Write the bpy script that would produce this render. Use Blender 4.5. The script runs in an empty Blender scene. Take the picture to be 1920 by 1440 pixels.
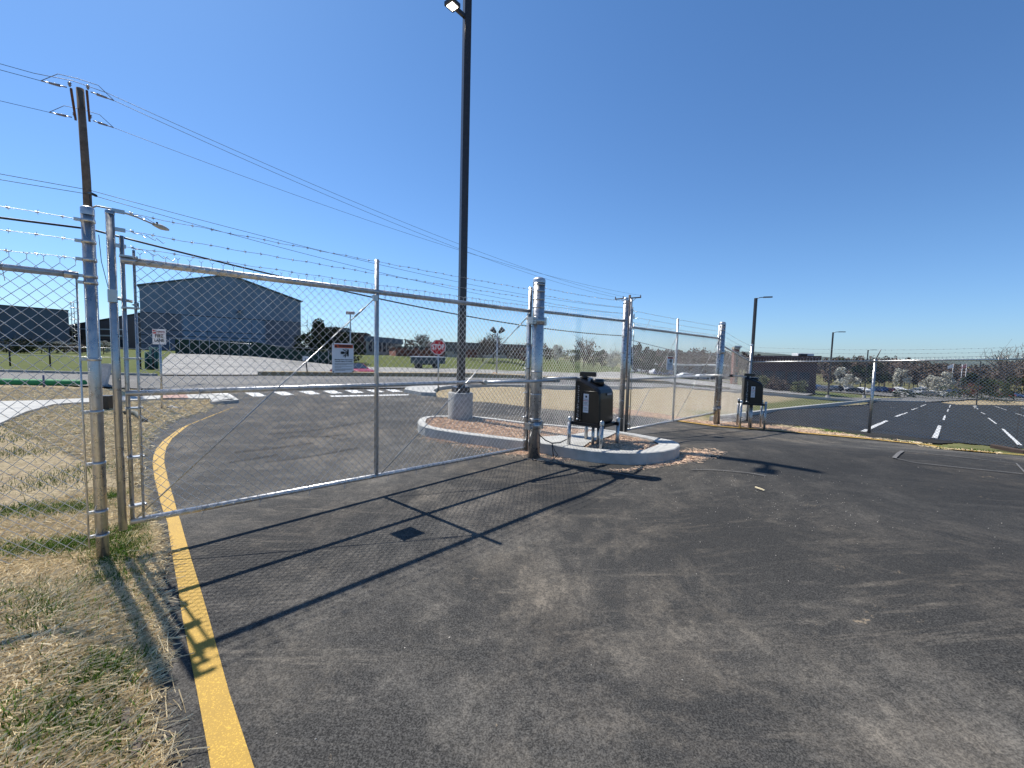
import bpy, bmesh, math, random
import numpy as np
from mathutils import Vector, Matrix, Euler
from mathutils.geometry import delaunay_2d_cdt
random.seed(7); RNG = np.random.default_rng(11)
sc = bpy.context.scene
COL = sc.collection
R = math.radians
# ------------------------------------------------------------------ camera
FPX = 795.0; PITCH = R(4.15); ROLL = R(1.48); CH = 1.62
Fv = np.array([0, math.cos(PITCH), -math.sin(PITCH)]); U0 = np.array([0, math.sin(PITCH), math.cos(PITCH)]); R0 = np.array([1., 0, 0])
Rv = R0*math.cos(ROLL)+U0*math.sin(ROLL); Uv = U0*math.cos(ROLL)-R0*math.sin(ROLL)
def ray(px, py): return Fv+Rv*(px-960)/FPX-Uv*(py-720)/FPX
def gr(px, py, z=0.0):
    r = ray(px, py); t = (z-CH)/r[2]; return np.array([0, 0, CH])+r*t
def PD(px, py, d):
    """point seen at pixel px,py whose forward distance is d"""
    r = ray(px, py); return Vector(np.array([0, 0, CH])+r*(d/r[1]))
def S(a, b, x):
    t = np.clip((np.asarray(x, float)-a)/(b-a), 0, 1); return t*t*(3-2*t)
def Hh(x, y):
    x = np.asarray(x, float); y = np.asarray(y, float)
    z = -(.055*np.clip(y-8.5, 0, 4.5)*S(-1, 3, x)+.02*np.clip(x-.4, 0, 10.6))
    z = z-(.097*np.clip(x-11, 0, 34)+.065*np.clip(x-45, 0, 50)+.015*np.clip(x-95, 0, 160))*S(6, 11, y)
    z = z+.30*S(.8, 3.6, x)*(1-S(6.4, 9.2, y))*S(.3, 2.5, y)*(1-S(9, 16, x))
    e = (x+13.6)*-.374+(y-24.2)*.927
    w = 1-S(9, 22, x)
    span = 13+32*(1-S(-22, -12, x))
    keep = S(-.62, -.5, x/np.maximum(y, 1))
    t = np.clip((e-.5)/(span-.5), 0, 1)
    z = z-1.5*t*t*(3-2*t)*w*keep+1.6*S(78, 100, y)*w*keep
    ed = (-.87*y-x)*.75
    z = z+.2*S(0, .45, ed)*(1-S(2.0, 2.9, y))*S(-3, 0, y)
    return z
def GH(px, py, o=0.0):
    z = 0.0
    for i in range(60):
        p = gr(px, py, z+o); z = .6*z+.4*float(Hh(p[0], p[1]))
    return Vector((p[0], p[1], float(Hh(p[0], p[1]))+o))
def GP(px, d, o=0.0):
    """ground point in the direction of column px at forward distance d"""
    p = PD(px, 700, d); return Vector((p.x, p.y, float(Hh(p.x, p.y))+o))
cam = bpy.data.cameras.new('camera'); cam.sensor_width = 36; cam.lens = 36*FPX/1920; cam.clip_end = 9000; cam.clip_start = .05
co = bpy.data.objects.new('camera', cam); COL.objects.link(co)
M3 = Matrix((Rv, Uv, -Fv)).transposed().to_4x4(); M3.translation = Vector((0, 0, CH)); co.matrix_world = M3; sc.camera = co
# ------------------------------------------------------------------ light
SD = Vector((.553, -.454, -1)).normalized()         # travel of sunlight
EL = math.asin(-SD.z); AZ = math.atan2(-SD.x, -SD.y)  # compass angle from +Y
sun = bpy.data.lights.new('sun', 'SUN'); sun.energy = 5.0; sun.angle = R(.53); sun.color = (1, .95, .87)
so = bpy.data.objects.new('sun', sun); so.rotation_euler = SD.to_track_quat('-Z', 'Y').to_euler(); COL.objects.link(so)
w = bpy.data.worlds.new('World'); sc.world = w; w.use_nodes = True
nt = w.node_tree; sky = nt.nodes.new('ShaderNodeTexSky'); sky.sky_type = 'NISHITA'; sky.sun_disc = False
sky.sun_elevation = EL; sky.sun_rotation = AZ; sky.air_density = 1.0; sky.dust_density = .35; sky.ozone_density = 2.2; sky.altitude = 100
bg = nt.nodes['Background']; bg.inputs[1].default_value = .102
tcw = nt.nodes.new('ShaderNodeTexCoord'); sx = nt.nodes.new('ShaderNodeSeparateXYZ'); rw = nt.nodes.new('ShaderNodeValToRGB'); mw = nt.nodes.new('ShaderNodeMixRGB')
nt.links.new(tcw.outputs['Generated'], sx.inputs[0]); nt.links.new(sx.outputs[2], rw.inputs[0]); mw.blend_type = 'MULTIPLY'; mw.inputs[0].default_value = 1
e_ = rw.color_ramp.elements; e_[0].position = 0; e_[0].color = (.56, .76, 1.09, 1); e_[1].position = .75; e_[1].color = (.50, .78, 1.02, 1); k_ = e_.new(.22); k_.color = (.57, .80, 1.05, 1)
nt.links.new(sky.outputs[0], mw.inputs[1]); nt.links.new(rw.outputs[0], mw.inputs[2]); nt.links.new(mw.outputs[0], bg.inputs[0])
sc.view_settings.view_transform = 'Standard'; sc.view_settings.look = 'None'; sc.view_settings.exposure = 0.45; sc.view_settings.gamma = 1
# ------------------------------------------------------------------ materials
class NT:
    def __init__(s, name):
        s.m = bpy.data.materials.new(name); s.m.use_nodes = True; s.t = s.m.node_tree
        s.b = s.t.nodes['Principled BSDF']; s.tc = None
    def n(s, typ, **kw):
        x = s.t.nodes.new('ShaderNode'+typ)
        for k, v in kw.items(): setattr(x, k, v)
        return x
    def l(s, a, b): s.t.links.new(a, b)
    def co(s, scale=(1, 1, 1), rot=(0, 0, 0)):
        if s.tc is None: s.tc = s.n('TexCoord')
        m = s.n('Mapping'); m.inputs['Scale'].default_value = scale; m.inputs['Rotation'].default_value = rot
        s.l(s.tc.outputs['Object'], m.inputs[0]); return m.outputs[0]
    def noise(s, sc_, det=4, rough=.6, vec=None, dist=0):
        x = s.n('TexNoise'); x.inputs['Scale'].default_value = sc_; x.inputs['Detail'].default_value = det
        x.inputs['Roughness'].default_value = rough; x.inputs['Distortion'].default_value = dist
        s.l(vec if vec is not None else s.co(), x.inputs['Vector']); return x.outputs['Fac']
    def ramp(s, fac, a, b, ca=(0, 0, 0, 1), cb=(1, 1, 1, 1)):
        x = s.n('ValToRGB'); e = x.color_ramp.elements; e[0].position = a; e[1].position = b
        e[0].color = ca if len(ca) == 4 else (*ca, 1); e[1].color = cb if len(cb) == 4 else (*cb, 1)
        s.l(fac, x.inputs[0]); return x.outputs[0]
    def mix(s, fac, a, b, mode='MIX'):
        x = s.n('MixRGB', blend_type=mode)
        for i, v in ((0, fac), (1, a), (2, b)):
            if isinstance(v, (int, float)): x.inputs[i].default_value = v
            elif isinstance(v, tuple): x.inputs[i].default_value = v if len(v) == 4 else (*v, 1)
            else: s.l(v, x.inputs[i])
        return x.outputs[0]
    def mul(s, a, b):
        x = s.n('Math', operation='MULTIPLY')
        for i, v in ((0, a), (1, b)):
            if isinstance(v, (int, float)): x.inputs[i].default_value = v
            else: s.l(v, x.inputs[i])
        return x.outputs[0]
    def out(s, col=None, rough=.6, metal=0, bump=None, bs=.3, bd=.01, spec=.5):
        if col is not None:
            if isinstance(col, tuple): s.b.inputs['Base Color'].default_value = (*col, 1)
            else: s.l(col, s.b.inputs['Base Color'])
        if isinstance(rough, (int, float)): s.b.inputs['Roughness'].default_value = rough
        else: s.l(rough, s.b.inputs['Roughness'])
        s.b.inputs['Metallic'].default_value = metal; s.b.inputs['Specular IOR Level'].default_value = spec
        if bump is not None:
            x = s.n('Bump'); x.inputs['Strength'].default_value = bs; x.inputs['Distance'].default_value = bd
            s.l(bump, x.inputs['Height']); s.l(x.outputs[0], s.b.inputs['Normal'])
        return s.m
MC = {}
def plain(name, c, rough=.6, metal=0, var=.25, scale=8, spec=.4, bump=0):
    if name in MC: return MC[name]
    t = NT(name); f = t.noise(scale, 5, .65)
    lo = tuple(v*(1-var) for v in c); hi = tuple(min(1, v*(1+var)) for v in c)
    col = t.ramp(f, .3, .7, lo, hi)
    MC[name] = t.out(col, rough, metal, f if bump else None, bump, .01, spec); return MC[name]
def emis(name, c, st):
    t = NT(name); t.b.inputs['Emission Color'].default_value = (*c, 1); t.b.inputs['Emission Strength'].default_value = st
    return t.out(c, .4)
def mk_galv(name, base=.52, rough=.34, streak=True):
    t = NT(name); f = t.noise(22, 3, .5); g = t.noise(2.2, 4, .6, t.co((1, 1, .25)))
    c = t.ramp(f, .3, .72, (base*.82, base*.83, base*.84), (base*1.15, base*1.15, base*1.15))
    c = t.mix(t.mul(t.ramp(g, .42, .7), .55), c, (base*.62, base*.58, base*.52))
    r = t.ramp(f, .3, .7, (rough*.75,)*3, (rough*1.4,)*3)
    return t.out(c, r, .8)
GALV = mk_galv('galvanised steel', .46, .30); GALVB = mk_galv('bright galvanised pipe', .54, .36); WIRE = mk_galv('galvanised fence wire', .62, .38)
BLACKM = plain('black powder coated steel', (.012, .012, .014), .42, 0, .2, 20)
BRONZE = plain('dark bronze painted pole', (.050, .045, .046), .30, .35, .2, 12)
WHITEP = plain('white sign face', (.72, .73, .76), .45, 0, .04, 6)
def mk_asphalt(name, base, dust=.5, streak=True, fine=120):
    t = NT(name)
    f = t.noise(fine, 3, .8); f2 = t.noise(fine*.3, 4, .75)
    c = t.ramp(f, .42, .64, (base*.25, base*.245, base*.23), (base*2.8, base*2.7, base*2.5))
    c = t.mix(t.ramp(f2, .35, .7), t.mix(.4, c, (base*.4,)*3), c)
    big = t.noise(.30, 6, .62); c = t.mix(t.mul(t.ramp(big, .44, .60), .55), c, (base*.42, base*.42, base*.42))
    # a darker worked-over area beside the island, then pale dust lying in the pores
    cd = t.n('VectorMath', operation='DISTANCE'); cd.inputs[1].default_value = (4.6, 5.2, 0); t.l(t.co(), cd.inputs[0]); cn_ = t.noise(1.2, 6, .65)
    dm = t.n('Math', operation='MULTIPLY_ADD'); t.l(cn_, dm.inputs[0]); dm.inputs[1].default_value = 3.0; t.l(cd.outputs['Value'], dm.inputs[2])
    dark = t.n('MapRange'); dark.inputs['From Min'].default_value = 2.6; dark.inputs['From Max'].default_value = 6.0; dark.inputs['To Min'].default_value = 1; dark.inputs['To Max'].default_value = 0; t.l(dm.outputs[0], dark.inputs['Value'])
    if streak: c = t.mix(t.mul(dark.outputs[0], .62), c, (base*.38,)*3)
    p = t.ramp(t.noise(.55, 12, .80, t.co((1, .8, 1)), .3), .46, .60)
    p2 = t.ramp(t.noise(3.6, 10, .80, t.co((1, .6, 1), (0, 0, R(35))), .3), .47, .60)
    s1 = t.ramp(t.noise(1.8, 9, .76, t.co((.5, 2.2, 1), (0, 0, R(48))), .3), .52, .66)
    g = t.ramp(t.mix(.5, f2, f), .42, .58)
    spots = t.mix(1.0, t.ramp(t.noise(2.3, 8, .76, None, .3), .655, .69), t.ramp(t.noise(9.0, 6, .7, None, .3), .70, .73), 'LIGHTEN')
    m = t.mix(1.0, t.mul(p, t.mix(.5, p2, (1, 1, 1))), t.mul(t.mul(s1, t.mix(.5, p2, (1, 1, 1))), .8), 'LIGHTEN'); m = t.mix(1.0, m, t.mul(t.ramp(t.noise(1.0, 9, .78, t.co((.35, 4.5, 1), (0, 0, R(60))), .25), .56, .66), .6), 'LIGHTEN'); m = t.mix(1.0, m, t.mul(spots, .75), 'LIGHTEN')
    m = t.mul(m, t.mix(.35, g, (1, 1, 1)))
    if streak:
        iv = t.n('Math', operation='SUBTRACT'); iv.inputs[0].default_value = 1; t.l(t.mul(dark.outputs[0], .75), iv.inputs[1]); m = t.mul(m, iv.outputs[0])
    if streak:
        fl = t.mul(iv.outputs[0], t.mix(.6, t.ramp(t.mix(.5, f2, f), .38, .60), (.6, .6, .6))); c = t.mix(t.mul(fl, .07), c, (.19, .183, .172))
    c = t.mix(t.mul(m, dust*1.0), c, t.mix(t.ramp(big, .4, .6), (.21, .195, .17), (.27, .225, .17)))
    c = t.mix(t.mul(spots, dust*.5), c, (.34, .26, .17))
    fs = t.ramp(t.noise(1.2, 10, .8, t.co((.5, 12, 1), (0, 0, R(118))), .15), .60, .70)
    c = t.mix(t.mul(t.mul(fs, t.ramp(t.noise(.9, 4), .48, .6)), .35*min(1, dust*1.4)), c, (.26, .24, .21))
    return t.out(c, .85, 0, t.mix(.5, f, f2), .8, .008, .18)
ASPH = mk_asphalt('dusty new asphalt', .043, .95); LOTA = mk_asphalt('black sealed asphalt', .026, .10, False)
ROADA = mk_asphalt('worn grey road asphalt', .165, .3, False, fine=60); GRAVEL = mk_asphalt('pale gravel lot', .28, .2, False, fine=25)
CONC = plain('pale concrete', (.41, .405, .38), .85, 0, .18, 5, .2, .1); CONC2 = plain('grey cast concrete', (.32, .315, .30), .85, 0, .2, 9, .2, .15)
def mk_paint(name, c, wear=.55):
    t = NT(name); f = t.noise(120, 3, .75); g = t.noise(5, 8, .7)
    col = t.mix(t.ramp(g, .3, .75), c, tuple(v*.72 for v in c))
    col = t.mix(t.mul(t.ramp(f, .42, .30), wear), col, (c[0]*.3, c[1]*.28, c[2]*.25))
    return t.out(col, .7, 0, f, .5, .004)
YEL = mk_paint('worn yellow road paint', (.66, .40, .04)); WHT = mk_paint('white road paint', (.74, .74, .72), .2)
def mk_ground():
    t = NT('straw mulch and grass ground')
    at = t.n('Attribute'); at.attribute_name = 'lush'
    a = t.noise(38, 6, .75, t.co((1, .25, 1), (0, 0, R(25))), .8); b = t.noise(34, 6, .75, t.co((.25, 1, 1), (0, 0, R(-10))), .8)
    fib = t.mix(.5, a, b); big = t.noise(.9, 6, .65); med = t.noise(5, 6, .7)
    straw = t.ramp(fib, .40, .60, (.11, .085, .05), (.50, .41, .26))
    dirt = t.ramp(med, .3, .7, (.21, .155, .105), (.33, .25, .17))
    c = t.mix(t.mul(t.ramp(t.noise(1.6, 5, .6), .5, .66), .55), straw, dirt)
    grs = t.ramp(t.noise(60, 5, .7), .3, .7, (.022, .040, .010), (.12, .165, .045))
    c = t.mix(t.mul(t.ramp(t.mix(.45, big, med), .57, .66), .42), c, grs)
    lushc = t.ramp(t.noise(2.2, 8, .75), .3, .72, (.05, .068, .018), (.135, .15, .05))
    c = t.mix(at.outputs['Fac'], c, lushc)
    return t.out(c, .95, 0, fib, .8, .03, .1)
GROUND = mk_ground()
def mk_mulch(name, lo, hi):
    t = NT(name); a = t.noise(55, 6, .75, t.co((1, .3, 1), (0, 0, R(30))), .9); b = t.noise(48, 6, .75, t.co((.3, 1, 1)), .9)
    return t.out(t.ramp(t.mix(.5, a, b), .40, .62, lo, hi), .95, 0, a, .8, .03, .1)
MULCH = mk_mulch('tan straw mulch', (.26, .185, .13), (.60, .46, .34))
def mk_leaf(name, c, var=.45, lo_=None, hi_=None):
    t = NT(name); g = t.n('NewGeometry'); r = t.n('ObjectInfo')
    lo = tuple(v*(1-var) for v in c); hi = tuple(min(1, v*(1+var)) for v in c)
    lo = lo_ or lo; hi = hi_ or hi
    rr = t.ramp(g.outputs['Random Per Island'], 0, 1, lo, hi)
    return t.out(rr, .85, 0, None, spec=.15)
LEAF = {k: mk_leaf(k+' foliage', c) for k, c in dict(dark=(.030, .042, .018), mid=(.075, .095, .035), pale=(.16, .17, .08), blossom=(.52, .50, .42),
        brown=(.12, .092, .072), rust=(.14, .062, .045), bare=(.15, .125, .11)).items()}
BARK = plain('bark', (.10, .08, .065), .9, 0, .3, 6)
STRAWM = mk_leaf('dry straw', (.78, .63, .39), .6, (.42, .33, .19), (.98, .84, .56)); STRAWO = mk_leaf('orange tan straw', (.66, .48, .34), .4); BLADE = mk_leaf('grass blade', (.085, .16, .02), .5)
# ------------------------------------------------------------------ mesh builder
class MB:
    def __init__(s): s.v = []; s.f = []; s.sm = []; s.mi = []; s.cur = 0
    def add(s, vs, fs, smooth=False):
        o = len(s.v); s.v.extend([tuple(p) for p in vs]); s.f.extend([tuple(i+o for i in f) for f in fs])
        s.sm.extend([smooth]*len(fs)); s.mi.extend([s.cur]*len(fs)); return s
    def box(s, c, size, rz=0, rot=None):
        m = rot if rot is not None else Matrix.Rotation(rz, 3, 'Z'); c = Vector(c)
        vs = [c+m@Vector((x*size[0]/2, y*size[1]/2, z*size[2]/2)) for x in (-1, 1) for y in (-1, 1) for z in (-1, 1)]
        return s.add(vs, [(0, 1, 3, 2), (4, 6, 7, 5), (0, 4, 5, 1), (2, 3, 7, 6), (0, 2, 6, 4), (1, 5, 7, 3)])
    def bbox(s, c, size, rz=0, b=.01):
        """box with chamfered upright edges and top"""
        x, y, z = size[0]/2, size[1]/2, size[2]/2
        ring = [(-x+b, -y), (x-b, -y), (x, -y+b), (x, y-b), (x-b, y), (-x+b, y), (-x, y-b), (-x, -y+b)]
        rin = [(p[0]*(1-b/x), p[1]*(1-b/y)) for p in ring]
        m = Matrix.Rotation(rz, 3, 'Z'); c = Vector(c)
        vs = [c+m@Vector((p[0], p[1], -z)) for p in ring]+[c+m@Vector((p[0], p[1], z-b)) for p in ring]+[c+m@Vector((p[0], p[1], z)) for p in rin]
        fs = [(i, (i+1) % 8, 8+(i+1) % 8, 8+i) for i in range(8)]+[(8+i, 8+(i+1) % 8, 16+(i+1) % 8, 16+i) for i in range(8)]
        fs += [tuple(range(16, 24)), tuple(reversed(range(8)))]
        return s.add(vs, fs)
    def tube(s, pts, r, n=10, cap=True, r2=None, smooth=True):
        pts = [Vector(p) for p in pts]; vs = []; k = len(pts); a0 = None
        for i, p in enumerate(pts):
            d = (pts[min(i+1, k-1)]-pts[max(i-1, 0)])
            d = d.normalized() if d.length > 1e-9 else Vector((0, 0, 1))
            if a0 is None:
                a0 = d.cross(Vector((0, 0, 1)) if abs(d.z) < .9 else Vector((1, 0, 0))).normalized()
            a0 = (a0-d*a0.dot(d)).normalized(); b = d.cross(a0)
            rr = r if r2 is None else r+(r2-r)*i/(k-1)
            for j in range(n):
                an = 2*math.pi*j/n; vs.append(p+(a0*math.cos(an)+b*math.sin(an))*rr)
        fs = [(i*n+j, i*n+(j+1) % n, (i+1)*n+(j+1) % n, (i+1)*n+j) for i in range(k-1) for j in range(n)]
        s.add(vs, fs, smooth)
        if cap:
            o = len(s.v)-len(vs); s.f += [tuple(o+j for j in reversed(range(n))), tuple(o+(k-1)*n+j for j in range(n))]; s.sm += [False]*2; s.mi += [s.cur]*2
        return s
    def lathe(s, prof, c, n=20, smooth=True):
        c = Vector(c); vs = []; k = len(prof)
        for (r, z) in prof:
            for j in range(n):
                a = 2*math.pi*j/n; vs.append(c+Vector((r*math.cos(a), r*math.sin(a), z)))
        fs = [(i*n+j, i*n+(j+1) % n, (i+1)*n+(j+1) % n, (i+1)*n+j) for i in range(k-1) for j in range(n)]
        fs.append(tuple((k-1)*n+j for j in range(n)))
        s.add(vs, fs, smooth); return s
    def prism(s, pts, axis_vec):
        """extrude a closed 3-D outline along a vector"""
        n = len(pts); a = [Vector(p) for p in pts]; b = [p+Vector(axis_vec) for p in a]
        return s.add(a+b, [tuple(reversed(range(n))), tuple(range(n, 2*n))]+[(i, (i+1) % n, n+(i+1) % n, n+i) for i in range(n)])
    def build(s, name, mats, parent=None, org=None):
        if not isinstance(mats, (list, tuple)): mats = [mats]
        o = Vector(org) if org is not None else ORG.get(parent, Vector((0, 0, 0)))
        me = bpy.data.meshes.new(name)
        vs = s.v if o.length == 0 else [(p[0]-o.x, p[1]-o.y, p[2]-o.z) for p in s.v]
        me.from_pydata(vs, [], s.f); me.polygons.foreach_set('use_smooth', s.sm); me.polygons.foreach_set('material_index', s.mi)
        for m in mats: me.materials.append(m)
        me.update(); ob = bpy.data.objects.new(name, me); COL.objects.link(ob)
        if parent is not None: ob.parent = parent; ORG[ob] = o
        elif org is not None: ob.location = o; ORG[ob] = o
        return ob
ORG = {}
LABELS = set()
def tag(o, label=None, cat=None, group=None, kind=None):
    if label: o['label'] = label
    if cat: o['category'] = cat
    if group: o['group'] = group
    if kind: o['kind'] = kind
    return o
def empty(name, loc, label, cat, group=None, rz=0, world=True):
    o = bpy.data.objects.new(name, None); COL.objects.link(o); o.location = loc; o.rotation_euler = (0, 0, rz); o.empty_display_size = .2
    ORG[o] = Vector(loc) if world else Vector((0, 0, 0))
    return tag(o, label, cat, group)
def npmesh(name, V, Fq, mat, smooth=False, parent=None, org=None):
    """fast mesh from arrays; faces all with the same corner count"""
    V = np.asarray(V, np.float32); Fq = np.asarray(Fq, np.int32); k = Fq.shape[1]
    o = Vector(org) if org is not None else ORG.get(parent, Vector((0, 0, 0)))
    V = V-np.array(o, np.float32)
    me = bpy.data.meshes.new(name); me.vertices.add(len(V)); me.vertices.foreach_set('co', V.ravel())
    me.loops.add(Fq.size); me.loops.foreach_set('vertex_index', Fq.ravel())
    me.polygons.add(len(Fq)); me.polygons.foreach_set('loop_start', np.arange(0, Fq.size, k, dtype=np.int32))
    me.polygons.foreach_set('use_smooth', np.full(len(Fq), smooth)); me.materials.append(mat); me.update(calc_edges=True); me.validate()
    ob = bpy.data.objects.new(name, me); COL.objects.link(ob)
    if parent is not None: ob.parent = parent
    elif org is not None: ob.location = o
    ORG[ob] = o
    return ob
def copy_tree(o, parent=None):
    c = o.copy(); COL.objects.link(c)
    if parent is not None: c.parent = parent
    for ch in list(o.children): copy_tree(ch, c)
    return c
def text(name, s_, size, loc, xdir, updir, mat, parent, bold=.0, spacing=1.0, width=None):
    """raised lettering as a thin mesh; loc is the centre of the line"""
    cu = bpy.data.curves.new('t', 'FONT'); cu.body = s_; cu.size = size; cu.align_x = 'CENTER'; cu.align_y = 'CENTER'; cu.extrude = .0008; cu.offset = bold; cu.space_character = spacing; cu.resolution_u = 2
    ob = bpy.data.objects.new('t', cu); COL.objects.link(ob); dg = bpy.context.evaluated_depsgraph_get()
    me = bpy.data.meshes.new_from_object(ob.evaluated_get(dg)); bpy.data.objects.remove(ob)
    x = Vector(xdir).normalized(); u = Vector(updir).normalized(); n = x.cross(u)
    if width:
        ex = max(v.co.x for v in me.vertices)-min(v.co.x for v in me.vertices)
        for v in me.vertices: v.co.x *= width/ex
    o = ORG.get(parent, Vector((0, 0, 0)))
    for v in me.vertices: v.co = Vector(loc)+x*v.co.x+u*v.co.y+n*v.co.z-o
    me.materials.clear(); me.materials.append(mat); me.name = name
    ob = bpy.data.objects.new(name, me); COL.objects.link(ob); ob.parent = parent; return ob
# ------------------------------------------------------------------ outlines on the ground
def g2(l, o=0): return [GH(*q, o).to_2d() for q in l]
LEFT = [Vector(p) for p in [(.6, -8), (.3, -1), (-.5, .5), (-1.47, 1.67), (-1.72, 1.95), (-2.66, 3.08), (-3.21, 3.68), (-3.9, 4.34), (-4.75, 5.35), (-5.6, 6.3), (-6.4, 7.4), (-7.2, 8.8), (-7.55, 10.3), (-8.1, 11.6)]]
MOUTH = g2([(440, 750), (388, 740), (385, 733)])
MOUTHR = g2([(770, 729), (762, 737), (816, 744)])
RIGHT = g2([(850, 748), (888, 753), (984, 763), (1076, 771), (1172, 778), (1267, 788), (1350, 800), (1430, 805.5), (1496, 811), (1617, 822), (1755, 836.5), (1920, 855)])
last = RIGHT[-1]; dl = (RIGHT[-1]-RIGHT[-3]).normalized()
RIGHT += [last+dl*4, last+dl*10, last+dl*14+Vector((2, -6)), Vector((24, -8))]
DRIVE = LEFT+MOUTH+MOUTHR+RIGHT
NEAR = [Vector(p) for p in [(-200, 17), (-60, 15.6), (-17.5, 15.7), (-13.2, 14.8)]]
NEARR = g2([(880, 726.5), (1000, 727.3), (1172, 729)])+[Vector((20.8, 38)), Vector((50, 62)), Vector((90, 92)), Vector((200, 160))]
FARL = [Vector(p) for p in [(-200, 24), (-60, 21.4), (-17.6, 21), (-13.6, 23), (-5.6, 26), (.8, 28.6), (8.7, 32.4), (22, 42.5), (50, 67), (88, 98), (196, 170)]]
ROAD = NEAR+[MOUTH[-1]]+[MOUTHR[0]]+NEARR+list(reversed(FARL))
MEDI = [Vector(p) for p in [(-13.9, 23.1), (-5.6, 26.1), (.8, 28.7), (8.7, 32.5), (22, 42.6), (21.6, 43.8), (8.2, 33.6), (.4, 29.7), (-6, 27), (-13.6, 24.1)]]
LOTG = [Vector(p) for p in [(-17.6, 21.1), (-13.9, 23.1), (-13.6, 24.1), (-6, 27), (.4, 29.7), (8.2, 33.6), (21.6, 43.8), (46, 66), (60, 83), (30, 82), (4, 80), (-10, 77), (-28, 73), (-44, 74), (-56, 78), (-58, 72), (-33, 40), (-24, 29)]]
PARK = g2([(1330, 788), (1430, 775), (1500, 766), (1650, 748.5), (1700, 747.5)])+[GP(1800, 92).to_2d(), GP(1925, 98).to_2d(), Vector((150, 110)), Vector((120, 70)), Vector((60, 22)), Vector((30, 6)), Vector((18, 7.5))]+g2([(1920, 841), (1760, 833), (1636, 824)])
PARK = PARK+g2([(1500, 800), (1400, 797)])
WALK = g2([(0, 800), (50, 777), (100, 763), (125, 760.5), (160, 759), (219, 756), (312, 751), (392, 751), (386, 740), (312, 741), (219, 747), (160, 751), (83, 755), (0, 757)])
WALK = [Vector((-16.5, 9.0)), Vector((-16, 7.4)), Vector((-10, 7.2))]+WALK
def inside(P, X, Y):
    c = np.zeros(X.shape, bool); n = len(P)
    for i in range(n):
        x1, y1 = P[i]; x2, y2 = P[(i+1) % n]
        if y1 == y2: continue
        m = ((y1 > Y) != (y2 > Y)) & (X < (x2-x1)*(Y-y1)/(y2-y1)+x1); c ^= m
    return c
def sheet(name, pts, off, mat, step, kind='structure', thick=0, zf=None, parent=None):
    bm = bmesh.new(); P2 = []
    stp = lambda x, y: max(step, math.hypot(x, y)*step*.06) if step > .2 else step
    for i, p in enumerate(pts):
        q = pts[(i+1) % len(pts)]; L = math.hypot(q[0]-p[0], q[1]-p[1]); k = max(1, min(400, int(L/stp((p[0]+q[0])/2, (p[1]+q[1])/2))))
        if L < 1e-4: continue
        P2 += [Vector((p[0]+(q[0]-p[0])*j/k, p[1]+(q[1]-p[1])*j/k)) for j in range(k)]
    nb_e = len(P2); xs = [p[0] for p in pts]; ys = [p[1] for p in pts]; ax = []
    for lo, hi in ((min(xs), max(xs)), (min(ys), max(ys))):
        c = [lo+.013]; 
        while c[-1] < hi: c.append(c[-1]+stp(c[-1], 0))
        ax.append(np.array(c))
    gx_, gy_ = np.meshgrid(*ax); m_ = inside([Vector((p[0], p[1])) for p in pts], gx_, gy_)
    P2 += [Vector((x, y)) for x, y in zip(gx_[m_], gy_[m_])]
    r_ = delaunay_2d_cdt(P2, [(i, (i+1) % nb_e) for i in range(nb_e)], [], 1, 1e-5)
    bv = [bm.verts.new((p[0], p[1], 0)) for p in r_[0]]
    for f in r_[2]: bm.faces.new([bv[i] for i in f])
    bm.normal_update()
    if thick:
        r = bmesh.ops.extrude_face_region(bm, geom=bm.faces[:]); tv = [g for g in r['geom'] if isinstance(g, bmesh.types.BMVert)]; ts = set(tv)
        for v in bm.verts: v.co.z = float(Hh(v.co.x, v.co.y))+(off if v in ts else off-thick)
        bmesh.ops.recalc_face_normals(bm, faces=bm.faces[:])
    else:
        bmesh.ops.recalc_face_normals(bm, faces=bm.faces[:])
        for v in bm.verts: v.co.z = float(Hh(v.co.x, v.co.y))+off
        for f in bm.faces:
            f.normal_update()
            if f.normal.z < 0: f.normal_flip()
    me = bpy.data.meshes.new(name); bm.to_mesh(me); bm.free(); me.materials.append(mat)
    ob = bpy.data.objects.new(name, me); COL.objects.link(ob)
    if kind: ob['kind'] = kind
    if parent: ob.parent = parent
    return ob
def offset(pts, d):
    """parallel line on the left of a polyline"""
    out = []
    for i, p in enumerate(pts):
        a = pts[max(i-1, 0)]; b = pts[min(i+1, len(pts)-1)]; t = (Vector(b)-Vector(a)).normalized(); out.append(Vector(p)+Vector((-t.y, t.x))*d)
    return out
# ground
def axis(lo, hi, step, far, gf=1.075):
    a = list(np.arange(lo, hi, step)); s = step; q = a[-1]; up = []
    while q < far: s *= gf; q += s; up.append(q)
    s = step; q = a[0]; dn = []
    while q > -far: s *= gf; q -= s; dn.append(q)
    return np.array(dn[::-1]+a+up)
gx = axis(-11, 15, .13, 4500); gy = axis(0, 17, .13, 4500); gy = gy[gy > -60]
X, Y = np.meshgrid(gx, gy); Z = Hh(X, Y)
sink = inside(DRIVE, X, Y) | inside(ROAD, X, Y) | inside(LOTG, X, Y) | inside(PARK, X, Y)
Z = Z-.12*sink*np.where(np.hypot(X, Y) < 30, 1, 2.0)
Z += np.where(sink, 0, (np.sin(X*3.1+Y*1.7)*np.sin(Y*2.7-X*1.3))*.006)
n1, n0 = X.shape; V = np.stack([X.ravel(), Y.ravel(), Z.ravel()], 1)
I = np.arange(n1*n0).reshape(n1, n0); Fq = np.stack([I[:-1, :-1].ravel(), I[:-1, 1:].ravel(), I[1:, 1:].ravel(), I[1:, :-1].ravel()], 1)
g = npmesh('ground', V, Fq, GROUND, True); tag(g, kind='structure')
lush = np.zeros(X.shape)
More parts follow.
